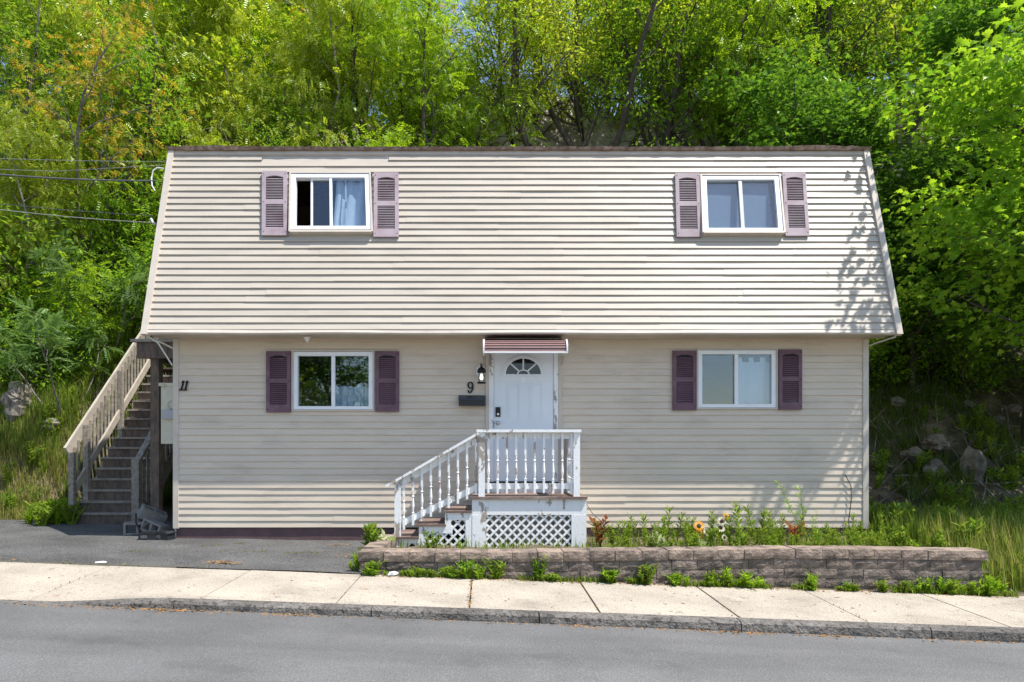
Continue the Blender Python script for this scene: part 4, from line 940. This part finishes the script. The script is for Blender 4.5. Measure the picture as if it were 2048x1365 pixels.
# shrubs
for (k, x, y, s) in (('S2', -9.3, 4.9, 1.0), ('S1', -9.0, 4.3, .7), ('S1', -10.3, 4.3, .8), ('S1', -8.2, 5.5, .8), ('S1', -11.2, 4.6, .9), ('S1', -7.9, 6.3, .9), ('S1', 7.2, 3.9, .6), ('S1', 8.4, 4.6, .8), ('S1', 10.4, 3.9, .7), ('S1', 9.4, 5.4, .9), ('S1', 7.2, 6.2, .9), ('S1', -8.7, 5.9, 1.1), ('S1', -10.3, 5.3, 1.1), ('S2', -8.2, 7.0, 1.1), ('S1', -7.4, 7.4, 1.2), ('S1', -6.5, 7.7, 1.1), ('S1', -9.8, 7.6, 1.3), ('S2', -11.6, 6.2, 1.2), ('S1', -12.2, 5.2, 1.2), ('S1', -5.6, 8.4, 1.2), ('S2', -8.9, 8.8, 1.3), ('S1', -11, 9.3, 1.4),
                     ('S2', -3.6, 9.4, 1.3), ('S2', -2.2, 9.3, 1.35), ('S1', -4.8, 9.6, 1.4), ('S2', -.8, 9.5, 1.2), ('S1', 5.2, 9.7, 1.0), ('S2', 6.2, 9.6, 1.2), ('S1', 7.7, 8.6, 1.2), ('S1', 9.2, 8.0, 1.2), ('S1', 11, 7.4, 1.3), ('S2', 12.5, 8.2, 1.3), ('S1', 7.6, 5.6, 1.0), ('S1', 9.6, 4.4, .8), ('S1', 11.2, 5.6, 1.1), ('S1', 12.2, 3.4, .9), ('S2', 7.4, 7.2, 1.1), ('S1', 13.2, 5.6, 1.3),
                     ('S1', -1.9, 13.5, 1.3), ('S1', 8.8, 12.6, 1.4), ('S1', 12.6, 12.8, 1.5), ('S1', -7.4, 15.2, 1.6), ('S1', -10, 16, 1.6), ('S1', 6.2, 12.8, 1.2)):
    T(k, x, y, s, 'shrub')
# right-hand maples close to the house
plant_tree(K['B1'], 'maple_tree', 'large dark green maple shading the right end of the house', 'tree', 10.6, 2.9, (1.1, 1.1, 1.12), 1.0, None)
plant_tree(K['B1'], 'maple_tree', 'dark green maple leaning over the rubble slope behind the right roof corner', 'tree', 9.0, 5.9, .85, 3.6, None)
plant_tree(K['B1'], 'maple_tree', 'tall deep green maple farther up the bank beyond the shaded rubble', 'tree', 13.6, 6.6, 1.0, 5.0, None)
plant_tree(K['B3'], 'maple_tree', 'mid-green maple overhanging the right roof end in front of the dark maples', 'tree', 10.45, .0, (1.05, 1.05, .93), 2.2, None)
for (x, y, s_, lb) in ((7.7, 4.4, .42, 'young maple sapling just behind the house corner'), (9.0, 3.9, .5, 'leafy maple sapling in front of the leaning maple'), (11.8, 4.2, .5, 'maple sapling beside the large dark maple'), (8.3, 6.9, .6, 'young maple high on the rubble slope'), (10.3, 5.2, .55, 'bushy young maple between the two big maples')):
    plant_tree(K['B1'], 'maple_sapling', lb, 'tree', x, y, s_, x*3, None)
plant_tree(K['E1'], 'sumac_tree', 'small forked sumac with feathery leaves above the staircase grass', 'tree', -8.75, 3.6, .95, .4, None)
plant_tree(K['E1'], 'sumac_tree', 'taller sumac with pale stems behind the small forked one', 'tree', -8.7, 5.0, 1.2, 2.4, None)
plant_tree(K['E1'], 'sumac_tree', 'sumac leaning over the rock ledge at the driveway end', 'tree', -10.2, 3.9, 1.0, 4.1, None)
# trees across the street (seen only as reflections in the panes)
for (k, x, s) in (('B2', -13, 1.5), ('B1', -8.5, 1.4), ('B2', -18, 1.5), ('S1', 14, 1.7)):
    t = plant_tree(K[k], 'street_tree', 'tree across the street mirrored in the window panes', 'tree', x, -31, s, x, 'trees across the street', z=far(road_z(x)))

# grass: one sheet of blades per patch
def blades(name, m, pts, h, w=.008, label=None, lean=.35):
    n = len(pts); P = np.array(pts); az = NR_.uniform(0, 6.28, n); hh = h*NR_.uniform(.45, 1.25, n)
    d = np.c_[np.cos(az), np.sin(az), np.zeros(n)]; s = np.c_[-np.sin(az), np.cos(az), np.zeros(n)]; L = NR_.uniform(.1, 1, n)[:, None]*lean
    ww = (w*NR_.uniform(.6, 1.4, n))[:, None]; hz_ = np.c_[np.zeros(n), np.zeros(n), hh]
    V = np.stack([P-s*ww, P+s*ww, P+hz_*.55+d*hh[:, None]*L*.35+s*ww*.8, P+hz_*.55+d*hh[:, None]*L*.35-s*ww*.8, P+hz_*(1-.25*L)+d*hh[:, None]*L], 1).reshape(-1, 3)
    o = (np.arange(n)*5)[:, None]
    F = np.concatenate([o+[0, 1, 2], o+[0, 2, 3], o+[3, 2, 4]], 0)
    ob = obj(name, np_mesh(name, V, F, m)); stuff(ob); return ob
def scatter(n, x0, x1, y0, y1, cond=None, zf=ground):
    out = []
    while len(out) < n:
        x, y = rng.uniform(x0, x1), rng.uniform(y0, y1)
        if cond and not cond(x, y): n -= .3; continue
        out.append((x, y, zf(x, y)-.01))
    return out
clump = lambda s, th: (lambda x, y: nz(x*s, y*s, 7) > th)
tag(blades('tall_grass', 'grass', scatter(17000, -13, -7.7, 2.8, 5.4, lambda x, y: y > drive_edge(x)-.05 and nz(x*1.1, y*1.1, 7) > -.35), .40), 'tall green grass on the bank beside the staircase', 'grass')
tag(blades('verge_grass', 'grassdry', scatter(9000, -12.5, -7.75, 2.0, 3.4, lambda x, y: nz(x*1.4, y*1.4, 5) > -.4), .26), 'pale grass on the steep driveway bank', 'grass')
tag(blades('dry_grass', 'grassdry', scatter(8000, -13, -7.75, 2.75, 3.9, lambda x, y: y > drive_edge(x)-.12), .28), 'pale yellow-green grass along the driveway edge', 'grass')
tag(blades('hanging_grass', 'grass', scatter(15000, -12, -7.4, 3.4, 7.0, clump(.8, -.12)), .5, lean=.8), 'long grass hanging over the rock ledge', 'grass')
tag(blades('meadow_grass', 'grass', scatter(15000, 5.95, 12, -2.4, 1.0, lambda x, y: nz(x*1.3, y*1.3, 2) > -.35), .40, w=.009), 'lush tall grass between the block wall and the shaded bank', 'grass')
tag(blades('seed_grass', 'grassdry', scatter(3500, 6.0, 12, -2.45, -1.0), .5, w=.006), 'pale seeding grass at the end of the block wall', 'grass')
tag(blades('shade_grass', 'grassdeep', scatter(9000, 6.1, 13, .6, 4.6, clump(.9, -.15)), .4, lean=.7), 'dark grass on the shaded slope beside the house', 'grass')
tag(blades('bed_grass', 'grass', scatter(1500, -1.2, 5.9, -2.1, -.3, None, lambda x, y: .06), .16), 'short grass between the flower bed plants', 'grass')
tag(blades('joint_grass', 'grassdry', [(x+rng.gauss(0, .008), y, walk_front(x)*(1-(y-YF)/(YB-YF))+walk_back(x)*(y-YF)/(YB-YF)-.012) for x in sj[5:17] for y in [rng.uniform(YF, YB) for _ in range(26)] if nz(x*3, y*3) > -.1] +
           [(x, YB+.01+abs(rng.gauss(0, .03)), walk_back(x)) for x in [rng.uniform(-9, -1.5) for _ in range(420)] if nz(x*2, 1) > -.05], .035, w=.004), 'tiny grass in the sidewalk joints and edge', 'grass')
tag(blades('crack_moss', 'grassdry', [(x, y+rng.gauss(0, .02), ground(x, y)+.012) for x, y in [(-4.9+t*1.6+.0, -1.75+t*1.55+.12*nz(t*5, 1)) for t in [rng.random() for _ in range(250)]]+[(-3.6+t*2.0, -1.25+.06*nz(t*9, 4)) for t in [rng.random() for _ in range(220)]] if nz(x*4, y*4) > -.05], .025, w=.004), 'moss and tiny grass in the driveway cracks', 'grass')
# litter of needles and leaves
def litter(name, m, pts, size, label, cat='litter'):
    n = len(pts); P = np.array(pts)+[0, 0, .012]; az = NR_.uniform(0, 6.28, n); a = np.c_[np.cos(az), np.sin(az), NR_.normal(0, .18, n)]*(size*NR_.uniform(.5, 1.3, n))[:, None]; b = np.c_[-np.sin(az), np.cos(az), NR_.normal(0, .3, n)]*(size*.30)
    V = np.stack([P-a, P+b, P+a, P-b], 1).reshape(-1, 3); o = (np.arange(n)*4)[:, None]; F = np.concatenate([o+[0, 1, 2], o+[0, 2, 3]], 0)
    return tag(stuff(obj(name, np_mesh(name, V, F, m))), label, cat)
litter('leaf_litter', 'litterleaf', scatter(16000, 6, 13.5, .3, 8)+scatter(3000, -14, -7.5, 2.8, 7)+scatter(300, -6.1, -4.9, .1, 3), .05, 'brown leaf litter on the rubble slopes')
mb = MB(); tw = random.Random(17)
for _ in range(420):
    x, y = (tw.uniform(6.3, 12.5), tw.uniform(1.0, 7)) if _ % 4 else (tw.uniform(-11, -7.7), tw.uniform(3, 7)); a = tw.uniform(0, 6.28); L = tw.uniform(.25, 1.1); z = ground(x, y)+.03
    q = (x+math.cos(a)*L, y+math.sin(a)*L*.6); mb.tube([(x, y, z), ((x+q[0])/2, (y+q[1])/2, (z+ground(*q))/2+tw.uniform(.05, .2)), (q[0], q[1], ground(*q)+tw.uniform(.02, .4))], [.012, .009, .004], 4, cap=False)
tag(stuff(mb.build('dead_twigs', 'barkgrey')), 'tangle of dead grey twigs on the rubble slopes', 'twigs')
tag(blades('wall_foot_grass', 'grass', [(x, YB-.01-abs(rng.gauss(0, .035)), walk_back(x)) for x in [rng.uniform(-1.4, 6.3) for _ in range(2600)] if nz(x*2.1, 6) > -.05], .085, w=.005, lean=.9), 'thin uneven grass at the foot of the block wall', 'grass')
gut = []
for _ in range(500): x = rng.uniform(-1.4, 6.2); gut.append((x, YB-.0-abs(rng.gauss(0, .06)), walk_back(x)-.008))
for _ in range(260): x = rng.uniform(-6, 6); gut.append((x, YK-.01-abs(rng.gauss(0, .03)), road_z(x)-.009))
for (cx_, n_, w_) in ((-2.95, 70, .22), (-3.5, 60, .45), (-1.75, 40, .12), (2.3, 60, .28), (3.2, 30, .15), (.9, 25, .1), (4.6, 20, .3)):
    for _ in range(n_): x = rng.gauss(cx_, w_); gut.append((x, YK-.02-abs(rng.gauss(0, .05)), road_z(x)-.008))
for (cx_, cy_, n_) in ((-3.2, -2.15, 90), (-2.2, -.5, 25), (-1.6, -.75, 25), (-1.55, -1.5, 18), (-1.9, -1.4, 18), (-1.45, -.35, 15), (-5.7, -2.4, 15)):
    for _ in range(n_): x, y = rng.gauss(cx_, .10), rng.gauss(cy_, .06); gut.append((x, y, ground(x, y)+.008+abs(rng.gauss(0, .006))))
for _ in range(60): x = rng.uniform(-6, 6); y = rng.uniform(YF, YB); t = (y-YF)/(YB-YF); gut.append((x, y, walk_front(x)*(1-t)+walk_back(x)*t-.008))
for _ in range(70): x = rng.gauss(-.15, .012); y = rng.uniform(YF, YB); t = (y-YF)/(YB-YF); gut.append((x, y, walk_front(x)*(1-t)+walk_back(x)*t-.008))
litter('pine_needles', 'litter', gut, .028, 'small heaps of orange pine needles in the gutter and on the pavement')
# scrap of paper
tag(MB().prism([(0, 0), (.09, .01), (.12, .05), (.07, .08), (.02, .06)], lambda u, v, w: (wx(775, 7.9)+u, -2.58+v*.4+w*.2, walk_back(-1.1)+.012+v*.4+w), .012).build('paper_scrap', 'paper'), 'crumpled white paper scrap at the foot of the block wall', 'paper')
tag(MB().prism([(0, 0), (.07, .01), (.12, .03), (.06, .05)], lambda u, v, w: (wx(185, 8.0)+u, -2.45+v+w*.2, walk_back(-4.5)+.02+w), .015).build('paper_scrap', 'paper'), 'small pale scrap at the driveway edge', 'paper')
# stones on the slopes
def boulder(x, y, r_, lb, m='stone', sq=(1, 1, .8)):
    V = []; F = []; nlat, nlon = 11, 16; ph = rng.uniform(0, 99)
    for i in range(nlat+1):
        for j in range(nlon):
            a = math.pi*i/nlat; b = 2*math.pi*j/nlon; d_ = Vector((math.sin(a)*math.cos(b), math.sin(a)*math.sin(b), math.cos(a))); k = r_*(1+.55*nz(d_.x*1.4+ph, d_.y*1.4, d_.z*1.4)+.22*abs(nz(d_.x*3.5+ph, d_.y*3.5, d_.z*3.5))+.10*nz(d_.x*8, d_.y*8+ph, d_.z*8)); V.append((d_.x*k*sq[0], d_.y*k*sq[1], d_.z*k*sq[2]))
    for i in range(nlat):
        for j in range(nlon): F.append((i*nlon+j, (i+1)*nlon+j, (i+1)*nlon+(j+1) % nlon, i*nlon+(j+1) % nlon))
    o = MB().add(V, F).build('boulder', m); o.location = (x, y, ground(x, y)+r_*.35); o.rotation_euler.z = rng.uniform(0, 6); return tag(o, lb, 'rock', 'loose rocks on the slopes')
boulder(-9.6, 3.6, .32, 'cracked grey boulder above the driveway grass', sq=(1, .9, 1.3)); boulder(-8.75, 3.3, .17, 'small tan rock half buried in the driveway grass')
boulder(8.4, 2.3, .22, 'small grey rock on the shaded slope'); boulder(8.7, 2.7, .26, 'squarish pale rock above the dark slope grass', sq=(1.5, .8, .7)); boulder(9.0, 2.1, .3, 'upright dark rock on the shaded slope', sq=(.6, .5, 1.5)); boulder(8.2, 2.6, .2, 'low grey rock beside the squarish one')
rr_ = random.Random(5)
rub = []
for _ in range(34):
    x, y = rr_.uniform(6.6, 12.0), rr_.uniform(3.2, 6.0); rub.append((x, y))
for x, y in rub: boulder(x, y, rr_.uniform(.06, .15), 'loose angular stone in the shaded rubble', sq=(1.2, .9, .7))

# ------------------------------------------------------------------ flower bed plants
def stem_plant(seed, H, nl, ls, kind='leaf', lm='lf_weed', droop=-.3, stems=1, bare=.1):
    r = random.Random(seed); P = []; A = []; mb = MB()
    for s_ in range(stems):
        bx_, by_ = 0, 0; h = H*r.uniform(.75, 1.05); lx_, ly_ = [r.gauss(0, .06 if stems == 1 else .3)*H for _ in (0, 1)]
        mb.tube([(bx_, by_, -.03), (bx_+lx_*.5, by_+ly_*.5, h*.5), (bx_+lx_, by_+ly_, h)], [.007, .005, .003], 4, cap=False)
        for i in range(nl):
            t = bare+(1-bare)*(i+r.random()*.4)/nl; a = i*2.4+r.uniform(-.4, .4); P.append((bx_+lx_*t, by_+ly_*t, h*t)); A.append((math.cos(a)*.8, math.sin(a)*.8, .55-.9*droop*0+.3*t))
    V, F = leaves(kind, np.array(P), np.array(A), ls, spread=.2)
    F2 = [tuple(f) for f in mb.f]; me = bpy.data.meshes.new('stem'); me.from_pydata(mb.v, [], F2); me.materials.append(M[lm]); return me, np_mesh('foliage', V, F, lm)
def put_plant(k, name, label, x, y, z, sc, group, cat='plant', tilt=0):
    t = thing(name, label, cat, (x, y, z), group); t.scale = (sc, sc, sc); t.rotation_euler = (rng.gauss(0, .05), rng.gauss(0, .05)+tilt, rng.uniform(0, 6.28) if not tilt else 0)
    obj('stem', k[0], t); obj('foliage', k[1], t); return t
PK = [stem_plant(100+i, .62, 64, .115, kind='lance') for i in range(4)]
PL = [stem_plant(110+i, .30, 20, .075, stems=6, kind=('leaf', 'lance', 'leaf')[i]) for i in range(3)]
PRED = stem_plant(120, .36, 12, .11, stems=5, lm='lf_redw'); PVAR = stem_plant(121, .24, 10, .10, stems=6, lm='lf_var')
PFERN = stem_plant(122, .40, 30, .12, stems=5, lm='lf_weed'); PROSE = stem_plant(123, 1.0, 34, .075, stems=2, lm='lf_mid', kind='pinnate')
WEED = [stem_plant(130+i, .13, 14, .042, stems=8, kind=('leaf', 'lance', 'leaf')[i], lm=('lf_weed', 'lf_lite', 'lf_mid')[i]) for i in range(3)]
GB = .07
for _ in range(90):
    x, y = rng.uniform(-11.5, -7.8), rng.uniform(2.15, 5.5); put_plant(PL[rng.randrange(3)], 'bushy_plant', 'leafy weed on the grassy bank beside the staircase', x, y, ground(x, y), rng.uniform(.7, 1.6), 'leafy weeds on the bank by the staircase')
for px, py in ((1193, 1043), (1290, 1025), (1334, 1022), (1352, 1030), (1255, 1042), (1235, 1050), (1271, 1040), (1461, 1027), (1486, 1010), (1513, 1018), (1530, 1012), (1550, 1020), (1566, 1035), (1417, 1028), (1500, 1040), (1655, 1045), (1696, 1046), (1719, 1050), (1540, 1045), (1380, 1040), (1310, 1045), (1440, 1045), (1478, 1046)):
    y = rng.uniform(-1.5, -.7); d = D0+y; h = wz(py, d)-GB+.06
    put_plant(PK[rng.randrange(4)], 'leafy_plant', 'upright leafy green stem in the flower bed behind the block wall', wx(px, d), y, GB, max(.35, h/.62), 'upright leafy stems in the flower bed')
for i in range(44):
    y = rng.uniform(-1.9, -.8); put_plant(PK[rng.randrange(4)], 'leafy_plant', 'upright leafy green stem in the flower bed behind the block wall', rng.uniform(1.7, 5.9), y, GB, rng.uniform(.35, .72), 'upright leafy stems in the flower bed')
for i in range(64):
    x = rng.uniform(1.55, 5.9); put_plant(PL[rng.randrange(3)], 'bushy_plant', 'low bushy yellow-green plant in the flower bed', x, rng.uniform(-2.0, -.6), GB, rng.uniform(.45, .95), 'low bushy plants in the flower bed')
put_plant(PRED, 'red_plant', 'red-leaved plant tucked against the right side of the porch', 1.62, -.9, GB, 1.15, None)
put_plant(PRED, 'red_plant', 'pinkish red-leaved plant in the middle of the flower bed', wx(1590, 9.4), -1.1, GB, 1.0, None)
put_plant(PVAR, 'variegated_plant', 'white-edged variegated plant beside the lowest porch step', wx(768, 9.0), -1.45, .02, 1.1, None)
put_plant(PVAR, 'variegated_plant', 'white-leaved plant low in the bed right of the porch', wx(1315, 8.9), -1.6, GB, 1.0, None)
put_plant(PVAR, 'variegated_plant', 'whitish low plant beneath the daisies', wx(1400, 8.8), -1.7, GB, .8, None)
put_plant(PFERN, 'feathery_plant', 'bright lime feathery plant at the left end of the block wall', wx(742, 9.0), -1.5, .0, 1.05, None)
put_plant(PL[0], 'bushy_plant', 'yellow-leaved plant growing against the step lattice', wx(858, 9.0), -1.42, .0, 1.0, None)
put_plant(PL[1], 'bushy_plant', 'small green plant at the foot of the step lattice', wx(922, 9.0), -1.42, .0, .65, None)
put_plant(PROSE, 'rose_bush', 'spindly leaning rose bush against the siding', wx(1612, 10.0), -.5, GB, .95, None, 'bush', tilt=-.42)
put_plant(PROSE, 'rose_bush', 'low tangled rose shoots at the foot of the leaning bush', wx(1625, 9.8), -.7, GB, .5, None, 'bush')
def flower(px, py, m, lb, sz, gp, y=-1.0):
    d = D0+y; x, z = wx(px, d), wz(py, d); t = thing('flower', lb, 'flower', (x, y, z), gp); t.rotation_euler = (R(rng.uniform(52, 75)), 0, R(rng.uniform(-25, 25)))
    V = []; F = []
    for k in range(15):
        a = 2*math.pi*k/15; c, s_ = math.cos(a), math.sin(a); q = Vector((-s_, c, 0)); o = len(V); dd = Vector((c, s_, 0))
        V += [dd*.3*sz, dd*.65*sz+q*.15*sz+Vector((0, 0, .05*sz)), dd*sz-Vector((0, 0, .05*sz)), dd*.65*sz-q*.15*sz+Vector((0, 0, .03*sz))]; F.append((o, o+1, o+2, o+3))
    MB().add(V, F).build('petals', m, t); MB().tube([(0, 0, -.01), (0, 0, .012), (0, 0, .02)], [sz*.36, sz*.33, sz*.12], 10).build('flower_centre', 'petal_c', t)
    w = t.rotation_euler.to_matrix().inverted() @ Vector((rng.uniform(-.04, .04), .1, -(z-GB))); MB().tube([(0, 0, -.01), tuple(w*.4+Vector((0, 0, -.04))), tuple(w)], .005, 5).build('flower_stem', M['lf_weed'], t)
for px, py, m, lb, sz in ((1398, 1052, 'petal_o', 'largest orange and cream daisy in the flower bed', .085), (1399, 1068, 'petal_o', 'dark orange daisy beneath the largest one', .07), (1414, 1064, 'petal_w', 'cream daisy right of the dark orange one', .07), (1444, 1043, 'petal_w', 'tall white daisy over the flower bed', .075), (1453, 1033, 'petal_o', 'yellow-orange daisy topping the white one', .06), (1441, 1056, 'petal_w', 'white daisy with a broad dark centre', .075), (1449, 1075, 'petal_w', 'small pale daisy low in the leaves', .05)):
    flower(px, py, m, lb, sz, None)
# weeds along the wall foot and edges
for a, b, n_ in ((735, 1010, 34), (1060, 1110, 4), (1220, 1235, 5), (1255, 1300, 6), (1340, 1375, 6), (1405, 1530, 20), (1595, 1640, 9), (1680, 1720, 7), (1760, 1960, 28), (1975, 2040, 14)):
    for _ in range(max(2, int(n_*1.25))):
        x = wx(rng.uniform(a, b), 7.95); w_ = put_plant(WEED[rng.randrange(3)], 'weed', 'small green weed sprouting between the sidewalk and the block wall', x, YB-.02-abs(rng.gauss(0, .03))+(.1 if x > 5.95 else 0), walk_back(x), rng.choice((.35, .5, .7, .9, 1.5))*rng.uniform(.8, 1.2), 'weeds along the wall foot', 'weed'); w_.scale = (w_.scale[0]*rng.uniform(.9, 1.7), w_.scale[1]*.9, w_.scale[2]*rng.uniform(.5, 1.2))
for _ in range(26):
    x, y = rng.gauss(-7.75, .16), rng.gauss(1.75, .22); put_plant(WEED[rng.randrange(2)], 'weed', 'bright green weed clump at the foot of the staircase', x, y, ground(x, y), rng.uniform(1.6, 3.0), 'weeds at the staircase foot', 'weed')
for _ in range(10):
    x, y = WX0-.08+rng.gauss(0, .04), rng.uniform(-2.4, -1.6); put_plant(WEED[1], 'weed', 'green weed growing at the left end of the block wall', x, y, ground(x, y), rng.uniform(.8, 1.5), 'weeds at the wall end', 'weed')
for _ in range(150):
    x, y = rng.uniform(6, 11.5), rng.uniform(-2.35, 3.2); put_plant(PL[rng.randrange(3)], 'bushy_plant', 'leafy green weed among the tall grass right of the house', x, y, ground(x, y), rng.uniform(.8, 1.6), 'leafy weeds in the tall grass')
